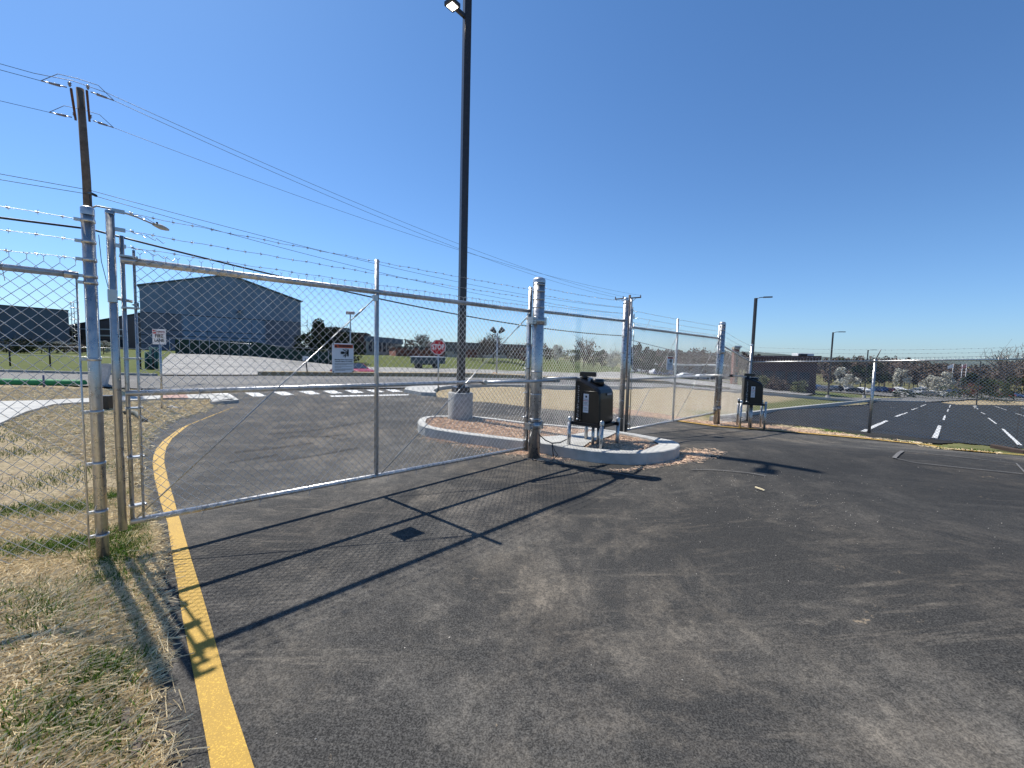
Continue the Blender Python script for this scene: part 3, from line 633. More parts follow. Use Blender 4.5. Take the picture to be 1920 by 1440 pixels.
# ------------------------------------------------------------------ signs on the gates
TXT = plain('black sign ink', (.02, .02, .022), .6, 0, .1); ORNG = plain('orange red sign band', (.62, .10, .03), .5, 0, .08); REDS = plain('red sign paint', (.50, .012, .02), .45, 0, .08)
def warn_sign(c, t2, wd, ht, label, full=True):
    t = Vector((t2.x, t2.y, 0)).normalized(); n = Vector((t.y, -t.x, 0)); up = Vector((0, 0, 1)); a = math.atan2(t.y, t.x)
    s = empty('warning_sign', c, label, 'sign', 'warning signs hung on the gates'); c = Vector(c)
    MB().bbox(c, (wd, .006, ht), a, .002).build('panel', WHITEP, s)
    P = lambda x, z, o=.0045: c+t*x*wd+up*z*ht+n*o
    MB().box(P(.03, .405), (wd*.86, .003, ht*.12), a).build('band', ORNG, s)
    m = MB()
    for x, z in ((-.46, .47), (.46, .47), (-.46, -.47), (.46, -.47)): m.tube([P(x, z, .002), P(x, z, .009)], .006, 8)
    m.build('bolt', BLACKM, s)
    text('lettering', 'WARNING', ht*.115, P(.09, .405, .0072), t, up, TXT, s, .0012, width=wd*.62)
    m = MB(); pts = [P(-.40, .36, .007), P(-.28, .36, .007), P(-.34, .45, .007)]; m.prism(pts, n*.001); m.build('hazard_triangle', TXT, s)
    # pictogram: a figure struck by a moving gate
    m = MB(); pa_ = P(0, 0, .005)
    def bar(x0, z0, x1, z1, w_): 
        A_, B_ = P(x0, z0, .0055), P(x1, z1, .0055); d = (B_-A_).normalized(); sde = d.cross(n).normalized()*w_*wd/2; m.prism([A_+sde, B_+sde, B_-sde, A_-sde], n*.0012)
    bar(.22, .30, .22, .06, .07); bar(-.12, .18, .04, .18, .12); bar(.04, .18, .19, .17, .06); bar(-.02, .30, .16, .22, .045); bar(0, .06, .12, .13, .04); bar(.08, .02, .14, .12, .04); bar(.14, .28, .12, .33, .03); bar(.17, .13, .20, .22, .06)
    m.build('pictogram', TXT, s)
    text('lettering', 'Moving Gate Can Cause', ht*.052, P(.03, -.055, .0045), t, up, TXT, s, .0003, width=wd*.84)
    text('lettering', 'Serious Injury Or Death', ht*.052, P(.03, -.118, .0045), t, up, TXT, s, .0003, width=wd*.80)
    m = MB(); z = -.185
    for ln in (.84, .80, .5, 0, .84, .3, 0, .82, .78, .48):
        x = -.39
        while x < -.39+ln-.02:
            wl = random.uniform(.03, .10); m.box(P(x+wl/2, z, .0042), (wl*wd, .0016, ht*.009), a); x += wl+.018
        z -= .0275
    m.build('small_print', TXT, s); return s
sc_ = onplane(639.5, 671, GA0, GA1)+Vector((gt.y, -gt.x, 0))*-.05+Vector((gt.x, gt.y, 0))*-.0
nb_ = Vector((gt.y, -gt.x, 0)); a_ = onplane(619, 671, GA0, GA1); b_ = onplane(659, 671, GA0, GA1); hh = onplane(639, 644, GA0, GA1).z-onplane(639, 698, GA0, GA1).z
warn_sign((a_+b_)/2+nb_*.045, gt, (b_-a_).length, hh, 'white and orange warning sign on the nearer gate, left of its middle upright')
t3 = (Vector(pb)-Vector(pa)).normalized(); n3 = Vector((t3.y, -t3.x, 0))
a_ = onplane(1247.5, 681, pa, pb); b_ = onplane(1257.5, 681, pa, pb); hh = onplane(1252, 670, pa, pb).z-onplane(1252, 695, pa, pb).z
warn_sign((a_+b_)/2+n3*.045, t3, .30, hh, 'small looking warning sign on the farther gate, beside its middle upright')
# ------------------------------------------------------------------ island
IO = [(783, 791), (787, 784), (797, 780.5), (815, 779), (838, 779), (886, 779.5), (930, 784), (984, 791), (1013, 793.5), (1100, 801), (1160, 808), (1200, 814), (1236, 820.5), (1262, 825.5), (1273, 830), (1275, 835), (1266, 841), (1245, 845.5), (1215, 848), (1180, 849), (1151, 848), (1110, 845), (1061, 838), (1036, 833.5), (1013, 830), (960, 824), (926, 820), (863, 812), (820, 805.5), (797, 800.5), (787, 796.5)]
KH = .185; IOp = [GH(x, y, KH).to_2d() for x, y in IO]; cen = sum(IOp, Vector((0, 0)))/len(IOp)
inn = offset(IOp+IOp[:1], -.15)[:-1]
inn = [IOp[i].lerp(inn[i], 1) for i in range(len(IOp))]
# solid concrete nose at the right end
def kz(p, o): return (p[0], p[1], float(Hh(p[0], p[1]))+o)
mb = MB(); n = len(IOp); N_ = [kz(p, -.1) for p in IOp]+[kz(p, KH-.012) for p in IOp]+[kz(IOp[i].lerp(inn[i], .1), KH) for i in range(n)]+[kz(p, KH) for p in inn]+[kz(p, .05) for p in inn]
mb.add(N_, [(k*n+i, k*n+(i+1) % n, (k+1)*n+(i+1) % n, (k+1)*n+i) for k in range(4) for i in range(n)]); kk = mb.build('island_kerb', CONC); tag(kk, kind='structure')
noseX = GH(1213, 832, KH); npts = [i for i in range(n) if IO[i][0] >= 1200]
mb = MB(); pts = [inn[i] for i in npts]; c0 = GH(1236, 836, KH)
tri = [GH(1198, 847, KH).to_2d(), GH(1236, 832, KH).to_2d(), GH(1228, 822, KH).to_2d()]
poly = [inn[i] for i in npts if IO[i][0] > 1225]
poly = poly+[tri[0], tri[1]]
mb.add([kz(p, KH-.004) for p in poly], [tuple(range(len(poly)))]); ob = mb.build('island_nose', CONC); tag(ob, kind='structure')
ms = MB(); ms.add([kz(p, KH-.035) for p in inn], [tuple(range(n))]); ob = ms.build('island_bed', MULCH); tag(ob, kind='structure')
bm = bmesh.new(); bm.from_mesh(ob.data); bmesh.ops.triangulate(bm, faces=bm.faces[:]); bm.to_mesh(ob.data); bm.free()
cs_ = [GH(*q, KH).to_2d() for q in ((1013, 829), (1036, 834), (1070, 836), (1092, 838), (1105, 828), (1140, 818), (1158, 809), (1128, 804.5), (1065, 815), (1011, 818))]
mb = MB(); mb.add([kz(p, KH-.006) for p in cs_], [tuple(range(len(cs_)))]); ob = mb.build('concrete_strip', CONC); tag(ob, kind='structure')
bm = bmesh.new(); bm.from_mesh(ob.data); bmesh.ops.triangulate(bm, faces=bm.faces[:]); bm.to_mesh(ob.data); bm.free()
# ------------------------------------------------------------------ lamp pole on its concrete pier
BULB = emis('lit lamp cell', (1, .95, .84), 9)
def lamp_post(base, h, label, side, head_dir, pier_r=.27, pier_h=.58, near=False, rot=.0, leanx=0):
    t = empty('lamp_post', base, label, 'lamp post', 'dark lamp posts on concrete piers'); b = Vector(base)
    MB().lathe([(pier_r, -.25), (pier_r, pier_h-.02), (pier_r-.02, pier_h), (.001, pier_h)], b, 32 if near else 16).build('pier', CONC2, t)
    MB().bbox(b+Vector((0, 0, pier_h+.06)), (side*2.1, side*2.1, .12), rot, .01).build('base_cover', BRONZE, t)
    hh_ = (h-pier_h)/2+(.3 if near else 0); MB().bbox(b+Vector((0, 0, pier_h+hh_)), (side, side, hh_*2), rot, side*.08).build('pole', BRONZE, t)
    d = Vector((math.cos(head_dir), math.sin(head_dir), 0)); n = Vector((-d.y, d.x, 0)); top = b+Vector((0, 0, h-.12))
    if near:
        m = MB(); m.box(top+d*.19, (.26, .06, .07), head_dir); m.build('arm', BRONZE, t)
        hd = MB(); hd.bbox(top+d*.42+Vector((0, 0, .02)), (.25, .24, .08), head_dir, .02); L_ = hd.build('lamp_head', BRONZE, t)
        for sx in (-1, 1):
            for sy in (-1, 1): MB().box(top+d*(.42+.042*sx)+n*.042*sy+Vector((0, 0, -.024)), (.07, .07, .012), head_dir).build('lamp_cell', BULB, L_)
    else:
        pts = [top+Vector((0, 0, .05)), top+d*.35+Vector((0, 0, .16)), top+d*.6+Vector((0, 0, .18))]; MB().tube(pts, .035, 6).build('arm', BRONZE, t)
        MB().bbox(top+d*.95+Vector((0, 0, .18)), (.75, .34, .09), head_dir, .03).build('lamp_head', BRONZE, t)
    return t
lb = GH(863, 784, KH-.03); 
HL_ = PD(857, -9, 8.75).z; lamp_post(lb, HL_-lb.z+.12, 'tall dark lamp post on grey concrete pier standing on the kerbed island', .15, R(232), near=True, rot=R(28))
lamp_post(GP(1408, 40), 8.9, 'dark lamp post just right of the corner fence post', .22, R(-25), rot=.3)
lamp_post(GP(1556, 56), 8.9, 'dark lamp post at the parking lot kerb, right of the dark building', .15, R(-20), rot=.3)
lamp_post(GP(1624, 80), 9.1, 'farthest dark lamp post, just left of the fence post with the leaning arm', .15, R(-20), rot=.3)
lamp_post(GP(1837, 80), 8.9, 'dark lamp post on the far edge of the parking lot near the right picture edge', .15, R(200), rot=.3)
# ------------------------------------------------------------------ gate operators
def operator(base, u, legh, label, far=False):
    """black box on a steel frame with capped pipe legs; u = direction of its label side"""
    a = math.atan2(u[1], u[0]); t = empty('gate_operator', base, label, 'gate operator', 'black gate operators', a, world=False)
    for x, y in ((-.29, -.27), (.29, -.27), (.29, .27), (-.29, .27)):
        lg = MB(); lg.tube([(x, y, -.12), (x, y, legh+.045)], .029, 18); l_ = lg.build('leg', GALV, t)
        MB().lathe([(.034, -.04), (.034, .01), (.028, .026), (.012, .036), (.001, .038)], (x, y, legh+.045), 16).build('cap', GALVB, l_)
    f = MB()
    for y in (-.238, .238): f.box((0, y, legh-.02), (.64, .03, .05))
    for x in (-.25, .25): f.box((x, 0, legh-.02), (.035, .44, .048))
    f.box((0, 0, legh-.004), (.50, .44, .01)); f.build('frame', BLACKM, t)
    # housing: side profile in x-z, swept across with rounded shoulders
    b = legh+.003; prof = [(-.20, b), (.165, b), (.182, b+.03), (.176, b+.36), (.170, b+.44), (.150, b+.49), (.11, b+.525), (.03, b+.565), (-.06, b+.605), (-.13, b+.635), (-.185, b+.64), (-.198, b+.62)]
    cx, cz = 0, b+.3; ys = [(-.185, .93), (-.170, .985), (-.15, 1), (.15, 1), (.170, .985), (.185, .93)]; vs = []; k = len(prof)
    for y, s_ in ys: vs += [(cx+(x-cx)*s_, y, b+(z-b)*(s_ if z > b+.1 else 1)) for x, z in prof]
    fs = [(i*k+j, i*k+(j+1) % k, (i+1)*k+(j+1) % k, (i+1)*k+j) for i in range(len(ys)-1) for j in range(k)]+[tuple(reversed(range(k))), tuple((len(ys)-1)*k+j for j in range(k))]
    h = MB(); h.add(vs, fs); hs = h.build('housing', OPB, t)
    hs.scale = (1.24, 1.24, 1.10); hs.location = (0, 0, -b*.10)
    r = MB(); r.tube([(-.085, -.19, b+.02), (-.082, -.19, b+.42), (-.05, -.19, b+.455), (.12, -.19, b+.46), (.165, -.185, b+.45)], .006, 8); r.tube([(.06, -.187, b+.455), (.12, -.187, b+.46)], .007, 6); r.build('cover_seam', OPB, hs)
    l = MB(); l.box((-.02, -.1875, b+.285), (.075, .003, .27)); L_ = l.build('warning_label', WHITEP, hs)
    l = MB(); l.box((-.02, -.1897, b+.320), (.075, .0015, .006)); l.box((-.02, -.1897, b+.25), (.075, .0015, .003)); l.build('label_stripe', REDS, L_)
    l = MB(); l.box((-.02, -.1897, b+.385), (.022, .0015, .018)); l.prism([(-.035, -.189, b+.365), (-.005, -.189, b+.365), (-.005, -.189, b+.392)], (0, -.001, 0))
    for z in (.345, .335, .30, .29, .28, .265, .22, .21, .19, .18): l.box((-.02+random.uniform(-.006, .006), -.1897, b+z), (.055, .0012, .003))
    l.build('label_print', TXT, L_)
    g = MB()
    random.seed(3)
    for i in range(17):
        z = b+.055+i*.029; 
        for q_ in range(2): g.box((-.135+random.uniform(-.008, .008), -.1875, z+random.uniform(-.006, .006)), (random.uniform(.006, .022), .002, random.uniform(.004, .012)), 0, Matrix.Rotation(random.uniform(-.6, .6), 3, 'Y'))
    g.build('side_lettering', plain('pale grey lettering', (.40, .41, .44), .5), hs)
    g = MB(); g.box((.1795, .05, b+.42), (.003, .13, .035)); B_ = g.build('badge', plain('grey badge', (.11, .11, .13), .4), hs)
    g = MB()
    for i in range(7): g.box((.1815, .0+i*.0165, b+.42), (.002, .010, .02))
    g.build('badge_lettering', plain('pale grey lettering', (.40, .41, .44), .5), B_)
    g = MB(); g.tube([(.02, .02, b+.60), (.02, .02, b+.695)], .115, 24, r2=.105); g.build('lid', OPB, t)
    g = MB(); g.tube([(-.16, -.07, b+.66), (-.16, -.07, b+.76)], .05, 16); g.bbox((-.11, -.05, b+.765), (.26, .10, .075), R(20), .012); g.tube([(-.16, -.07, b+.705), (-.16, -.07, b+.717)], .075, 16); g.build('crank', OPB, t)
    g = MB(); g.lathe([(.014, 0), (.014, .02)], (-.13, -.20, b+.035), 8); g.tube([(-.15, -.187, b+.03), (-.15, -.193, b+.03)], .008, 8); g.tube([(-.10, -.187, b+.03), (-.10, -.193, b+.03)], .008, 8); g.build('bolt', GALVB, hs)
    for x, y in ((-.03, .05), (.03, .10), (.0, -.02)):
        MB().tube([(x, y, -.12), (x, y, legh-.02)], .022, 12).build('conduit', GALV, t)
    return t
OPB = plain('black plastic housing', (.006, .006, .007), .30, 0, .15, 9, .5)
f1 = GH(1066, 834, KH-.02); f2 = GH(1131, 843, KH-.02); u1 = (f2-f1).to_2d().normalized()
vv = Vector((-u1.y, u1.x)); ctr = (f1.to_2d()+f2.to_2d())/2+vv*.24
op1 = operator((ctr.x, ctr.y, float(Hh(ctr.x, ctr.y))+KH-.03), u1, .385, 'black gate operator with white warning label standing on the kerbed island')
e1 = PD(1396, 700, 11.35).to_2d(); u2 = Vector((.93, -.36)); op2b = (e1.x+.42, e1.y+.3, float(Hh(e1.x, e1.y))+.0)
op2 = operator(op2b, u2.normalized(), .70, 'black gate operator on taller legs, standing in straw beyond the right lane')
# drive arms from the cranks to the gate bars
m = MB(); A = PD(1025, 709.5, 6.62); B = PD(1082, 708.5, 6.75); m.tube([A, B], .017, 14); arm = m.build('operator_arm', GALVB, None, A); tag(arm, 'thin steel drive arm from the nearer operator to the gate bar', 'drive arm', 'operator drive arms')
MB().box(A+Vector((.05, 0, -.012)), (.22, .05, .03), .1).build('arm_joint', GALV, arm)
m = MB(); A = PD(1322, 703, 11.9); B = PD(1371, 704.5, 11.7); C_ = PD(1400, 706, 11.5); m.tube([A, B, C_], .016, 10); arm2 = m.build('operator_arm', GALVB, None, A); tag(arm2, 'jointed drive arm between the farther gate and its operator', 'drive arm', 'operator drive arms')
MB().box(B, (.09, .07, .07), .2).build('arm_joint', BLACKM, arm2); MB().box(A, (.12, .06, .06), .8).build('end_bracket', GALVB, arm2)
# cable loop from the hinge post to the operator
m = MB(); P0_ = PD(1011, 815, 6.45); P1_ = PD(1035, 831, 6.45); P2_ = PD(1062, 824, 6.75); m.tube([P0_, PD(1022, 825, 6.4), P1_, PD(1050, 830, 6.6), P2_], .009, 8)
m.tube([P1_, PD(1036, 842, 6.33), PD(1038, 856, 6.25)], .008, 6); m.tube([P1_, PD(1040, 845, 6.3), PD(1046, 853, 6.2), PD(1038, 861, 6.15)], .006, 6); tag(m.build('cable', BLACKM, None, P0_), 'black cable drooping over the island kerb beside the thick post', 'cable')
# ------------------------------------------------------------------ utility poles and wires
WOOD = plain('weathered pole wood', (.15, .115, .09), .9, 0, .35, 5, .15, .2); WOODR = plain('reddish crossarm wood', (.11, .06, .05), .9, 0, .3, 6, .15)
PORC = plain('porcelain insulator', (.22, .20, .22), .3, 0, .2); CABLE = plain('black cable', (.012, .012, .016), .5); LINE = plain('bare line wire', (.06, .065, .08), .6, .1)
UT = PD(150, 166, 17.0); UB = GP(181, 17.3); U2T = PD(1181, 553, 45); U2B = GP(1176, 45)
wdir = Vector((U2B.x-UB.x, U2B.y-UB.y, 0)).normalized(); wn = Vector((-wdir.y, wdir.x, 0))
up_ = empty('utility_pole', UB, 'tall wooden utility pole with two red crossarms behind the left gate post', 'utility pole', 'wooden utility poles')
MB().tube([UB-Vector((0, 0, .3)), UB.lerp(UT, .35), UB.lerp(UT, .7)+Vector((.05, 0, 0)), UT], .155, 16, r2=.115).build('pole', WOOD, up_)
az_ = PD(141, 200, 17).z; pc = UB.lerp(UT, (az_-UB.z)/(UT.z-UB.z)); ends = []
for s_ in (-1, 1):
    c = Vector((pc.x, pc.y, az_+.05*s_))+wdir*.20*s_; a = math.atan2(wn.y, wn.x)
    MB().bbox(c-wn*.1, (2.8, .07, .10), a, .01).build('crossarm', WOODR, up_)
for s_ in (-1.55, 1.2):
    for k in (-1, 1):
        c = Vector((pc.x, pc.y, az_+.05*k))+wdir*.3*k+wn*s_; e = c+wdir*.62*k-Vector((0, 0, .05)); m = MB()
        m.lathe([(.03, .06), (.03, .1), (.06, .12), (.03, .15), (.06, .18), (.03, .21), (.001, .22)], c-wdir*.07*k, 8); m.build('insulator', PORC, up_)
        m = MB(); m.tube([c, c.lerp(e, .2), c.lerp(e, .35), c.lerp(e, .5), c.lerp(e, .65), c.lerp(e, .8), e], .02, 6); m.tube([c.lerp(e, .25), c.lerp(e, .7)], .05, 8, r2=.035); m.build('strain_insulator', PORC, up_)
        ends.append((s_, k, e))
    j = MB(); a_ = [x[2] for x in ends[-2:]]; mid = (a_[0]+a_[1])/2+Vector((0, 0, .42)); j.tube([a_[0], a_[0].lerp(mid, .45)+Vector((0, 0, .2)), mid, a_[1].lerp(mid, .45)+Vector((0, 0, .2)), a_[1]], .011, 5); j.build('jumper_wire', LINE, up_)
eL = [x[2] for x in ends if x[0] < 0 and x[1] < 0][0]+Vector((0, -.2, .12)); eR = [x[2] for x in ends if x[0] < 0 and x[1] > 0][0]+Vector((0, -.25, .12)); mm = (eL+eR)/2
MB().tube([eL, eL.lerp(mm, .6)+Vector((0, 0, .06)), mm+Vector((0, 0, .1)), eR.lerp(mm, .6)+Vector((0, 0, .06)), eR], .010, 5).build('jumper_wire', LINE, up_)
# cobra street light on the same pole
lz = PD(168, 393, 17).z; c0 = UB.lerp(UT, (lz-UB.z)/(UT.z-UB.z)); h1 = PD(289, 421, 19.6); h2 = PD(316, 431, 20.4)
sl = empty('street_light', c0, 'slender cobra head street light on a curved arm bolted to the wooden pole', 'street light')
MB().tube([c0, c0+Vector((.25, .12, .22)), c0.lerp(h1, .35)+Vector((0, 0, .27)), c0.lerp(h1, .7)+Vector((0, 0, .17)), h1], .034, 8).build('arm', plain('light steel arm', (.40, .38, .34), .5, .5), sl)
dd = (h2-h1); m = MB(); m.tube([h1-dd*.05, h1+dd*.12, h1+dd*.45, h1+dd*.8, h1+dd], .06, 10); hd = m.build('lamp_head', plain('beige lamp head', (.42, .38, .30), .5), sl)
for v in hd.data.vertices:
    t_ = ((v.co+ORG[sl])-h1).dot(dd)/dd.dot(dd); k = .5+1.3*max(0, math.sin(math.pi*min(1, max(0, t_)*.82+.12))); base_ = h1+dd*t_-ORG[sl]; v.co = base_+(v.co-base_)*k*1.1
MB().tube([h1+dd*.2+Vector((0, 0, .07)), h1+dd*.2+Vector((0, 0, .16))], .04, 8).build('photocell', BLACKM, hd)
u2 = empty('utility_pole', U2B, 'distant wooden utility pole with one crossarm above the post between the gates', 'utility pole', 'wooden utility poles')
MB().tube([U2B-Vector((0, 0, .3)), U2T], .16, 10, r2=.12).build('pole', WOOD, u2); aL = PD(1153, 561, 45); aR = PD(1202, 557.5, 45)
MB().tube([aL, aR], .07, 6).build('crossarm', WOOD, u2)
mc = (aL+aR)/2; m = MB(); m.tube([mc-Vector((.8, 0, 0)), mc-Vector((0, 0, .75))], .025, 5); m.tube([mc+Vector((.8, 0, 0)), mc-Vector((0, 0, .75))], .025, 5); m.build('crossarm_brace', WOOD, u2)
for t_ in (.02, .32, .98): MB().lathe([(.05, 0), (.07, .1), (.03, .16), (.05, .2), (.001, .22)], aL.lerp(aR, t_)+Vector((0, 0, .06)), 6).build('insulator', PORC, u2)
m = MB(); q = mc+Vector((.35, 0, -1.4))
for k in range(3): m.tube([q+Vector((.18*k, 0, -.1*k)), q+Vector((.18*k, 0, -.55-.1*k))], .06, 6)
m.tube([mc+Vector((.1, 0, -2.6)), mc+Vector((1.9, 0, -3.4)), mc+Vector((2.4, 0, -2.2))], .02, 4); m.build('fuse_bracket', PORC, u2)
def wire(name, A, B, sag, r, mat, label, group='overhead lines', n=26, cat='overhead wire'):
    P = [A.lerp(B, i/n)-Vector((0, 0, sag*4*(i/n)*(1-i/n))) for i in range(n+1)]; return tag(MB().tube(P, r, 5).build(name, mat, None, A), label, cat, group)
span0 = Vector((-30, -34, 0))
for i, (s_, k, e) in enumerate(ends):
    if k == 1:
        tgt = (aL.lerp(aR, .02) if s_ < 0 else aL.lerp(aR, .98))+Vector((0, 0, .2))
        wire('power_line', e, tgt, .85, .009, LINE, ('upper' if s_ < 0 else 'lower')+' bare power line running right from the tall pole to the distant pole')
        if s_ < 0: wire('power_line', e+Vector((.0, -.25, .12)), aL.lerp(aR, .32)+Vector((0, 0, .2)), .8, .009, LINE, 'second bare power line close beside the uppermost one right of the tall pole')
    else:
        wire('power_line', e, e+span0, 1.1, .009, LINE, ('upper' if s_ < 0 else 'lower')+' bare power line leaving the picture left of the tall pole')
        if s_ < 0: wire('power_line', e+Vector((0, -.2, .12)), e+span0+Vector((0, 0, .1)), 1.0, .009, LINE, 'second bare power line close beside the uppermost one left of the tall pole')
for y, y2, r_, mt, lb_, nm, sg in ((356, 578, .011, LINE, 'thin neutral wire below the crossarms', 'power_line', .75), (364, 588, .011, LINE, 'second thin wire just under the neutral wire', 'power_line', .95), (429, 630, .042, CABLE, 'thick black communication cable', 'communication_cable', .85)):
    A = PD(166, y, 17.05); B = PD(1178, y2, 45); wire(nm, A, B, sg, r_, mt, lb_+' running right from the tall pole', cat='overhead cable'); wire(nm, A, A+span0+Vector((0, 0, .3)), sg*.9, r_, mt, lb_+' leaving the picture to the left', cat='overhead cable')
m = MB(); A = PD(168, 366, 16.9)
m.tube([PD(166, 362, 16.9), PD(172, 363, 16.7), PD(180, 367, 16.5)], .05, 6); m.tube([PD(168, 366, 16.9), PD(170, 385, 16.9), PD(173, 393, 16.9)], .012, 5); m.tube([PD(185, 440, 16.8), PD(190, 490, 16.9), PD(203, 540, 17)], .012, 5); m.build('cable_bracket', BLACKM, up_)
B = PD(1178, 636, 45); wire('communication_cable', B, PD(1330, 668, 62), .2, .035, CABLE, 'black cable descending right from the distant pole behind the farther gate', cat='overhead cable')
# ------------------------------------------------------------------ road signs
def sign_post(base, top, r, mat, root): MB().tube([base-Vector((0, 0, .2)), top], r, 8).build('post', mat, root)
b = GH(822, 733); c = PD(821.5, 651, b.y)
s = empty('stop_sign', b, 'red octagonal stop sign on a steel post beyond the island', 'stop sign'); sign_post(b, c+Vector((0, .03, .1)), .03, GALV, s)
oc = [c+Vector((.325*math.cos(R(22.5+45*k)), 0, .325*math.sin(R(22.5+45*k)))) for k in range(8)]
MB().prism(oc, (0, .006, 0)).build('white_rim', WHITEP, s)
MB().prism([c+(p-c)*.93-Vector((0, .004, 0)) for p in oc], (0, .0025, 0)).build('red_face', REDS, s)
text('lettering', 'STOP', .30, c-Vector((0, .007, 0)), (1, 0, 0), (0, 0, 1), plain('white lettering', (.75, .75, .75), .5), s, .008, width=.50)
b = GH(304, 768); c = PD(298.5, 631.5, b.y)
s = empty('parking_sign', b, 'white and red fire lane sign on a thin post on the straw bank', 'sign'); sign_post(b, c+Vector((.0, .02, .17)), .024, GALV, s)
MB().bbox(c, (.335, .006, .37), 0, .002).build('panel', WHITEP, s)
fy = Vector((0, -.006, 0)); MB().box(c+Vector((-.115, -.005, .125)), (.085, .003, .085)).build('red_square', REDS, s)
DRED = plain('dark red lettering', (.22, .02, .03), .5)
text('lettering', 'NO', .055, c+Vector((-.115, -.008, .125)), (1, 0, 0), (0, 0, 1), WHITEP, s, .001); text('lettering', 'PARKING', .055, c+fy+Vector((.045, 0, .12)), (1, 0, 0), (0, 0, 1), DRED, s, .001, width=.2)
text('lettering', 'FIRE', .11, c+fy+Vector((0, 0, .015)), (1, 0, 0), (0, 0, 1), TXT, s, .002, width=.20); text('lettering', 'LANE', .11, c+fy+Vector((0, 0, -.09)), (1, 0, 0), (0, 0, 1), TXT, s, .002, width=.24)
MB().box(c+Vector((0, -.005, .07)), (.3, .002, .006)).build('rule', REDS, s)
b = GP(577, 24.2, .2); c = PD(573, 672, 24.2)
s = empty('small_sign', b, 'small white plate on a leaning dark stake on the median', 'sign'); sign_post(b, c, .035, BLACKM, s); MB().box(c, (.34, .02, .26)).build('panel', WHITEP, s)
# ------------------------------------------------------------------ left foreground oddments
b = GH(199, 769); m = MB(); m.bbox(b+Vector((0, 0, .17)), (.26, .2, .34), .1, .01); m.box(b+Vector((0, 0, .345)), (.29, .22, .02), .1); tag(m.build('utility_box', BLACKM, None, b), 'small black box standing on the straw just right of the left gate post', 'utility box')
b = GP(191, 15.5); tp = PD(198, 682, 15.7); ax = (tp-b).normalized(); m = MB(); sd = Vector((1, 0, 0))
m.prism([b-sd*.07, b+sd*.07, tp+sd*.16, tp-sd*.16], (0, .12, 0)); tag(m.build('marker_panel', plain('pale grey panel', (.42, .42, .42), .6), None, b), 'pale grey tapering marker panel leaning by the roadside behind the left gate post', 'marker')
m = MB(); m.tube([GH(232, 775, .05), GH(240, 772, .08), GH(255, 775, .07), GH(264, 783, .05), GH(273, 790, .04)], .05, 8); tag(m.build('drain_pipe', plain('weathered black pipe', (.07, .075, .06), .7), None, GH(232, 775)), 'short dark drain pipe lying on the straw left of the driveway', 'pipe')
for q in (((314, 765), (322, 762), 0), ((326, 764), (338, 766), 1)):
    A = GH(*q[0], .03); B = GH(*q[1], .03); m = MB(); m.tube([A, B], .035, 5); tag(m.build('concrete_lump', CONC2, None, A), ('smaller' if q[2] == 0 else 'longer')+' broken concrete lump lying behind the fire lane sign post', 'rubble')
SOCK = plain('green filter sock', (.02, .20, .07), .7, 0, .3, 3)
m = MB(); P = []
for i in range(22): 
    p = GP(-40+i*9.4, 15.3+.02*i, .09); P.append(p)
vs = len(m.v); m.tube(P, .13, 8)
so_ = m.build('silt_sock', SOCK, None, P[0]); tag(so_, 'long bright green silt sock lying along the road edge', 'silt sock')
m = MB(); b = GP(81, 15.0); m.tube([b, b+Vector((0, 0, .42))], .03, 6); tag(m.build('stake', plain('blue grey stake', (.10, .12, .20), .7), None, b), 'short blue grey stake beside the green silt sock', 'stake')
# verge fence on the far side of the road, left
vf = empty('verge_fence', GP(285, 27), 'thin black post and wire fence on the green verge beyond the road', 'fence')
for px in (-60, 20, 95, 170, 225, 264, 288): p = GP(px, 27); MB().tube([p, p+Vector((0, 0, 1.3))], .045, 6).build('fence_post', BLACKM, vf)
for z in (.7, 1.3): 
    MB().tube([GP(-60, 27, z), GP(288, 27, z)], .018, 5).build('rail', GALV, vf)
p = GP(283, 27.5); m = MB()
for i in range(12): q = p+Vector((random.uniform(-.25, .3), random.uniform(-.2, .2), 0)); m.tube([q, q+Vector((random.uniform(-.1, .1), 0, random.uniform(.9, 1.45)))], .09, 6)
tag(m.build('rolled_netting', plain('teal netting', (.03, .11, .10), .8), None, p), 'bundle of rolled teal netting standing at the end of the verge fence', 'netting')
# green screened fence in front of the hangar
GRS = plain('dark green windscreen', (.010, .032, .024), .8, 0, .5, 2.0)
sfn = empty('screened_fence', GP(292, 74), 'long fence with dark green windscreen below the blue hangar', 'fence')
pp = [GP(330, 72), GP(400, 73), GP(480, 73), GP(560, 73.5), GP(650, 75)]
for a_, b_ in zip(pp[:-1], pp[1:]):
    MB().add([a_, b_, b_+Vector((0, 0, 2.5)), a_+Vector((0, 0, 2.5)), a_+Vector((0, .06, 0)), b_+Vector((0, .06, 0)), b_+Vector((0, .06, 2.5)), a_+Vector((0, .06, 2.5))], [(0, 1, 2, 3), (7, 6, 5, 4), (3, 2, 6, 7), (0, 3, 7, 4), (1, 5, 6, 2)]).build('windscreen', GRS, sfn)
for i in range(19):
    p = GP(320+i*18.5, 71.6+i*.17); MB().tube([p, p+Vector((0, 0, 2.7))], .05, 6).build('fence_post', GALV, sfn)
MB().tube([GP(320, 71.6, 2.7), GP(653, 74.8, 2.7)], .045, 6).build('top_rail', GALV, sfn)
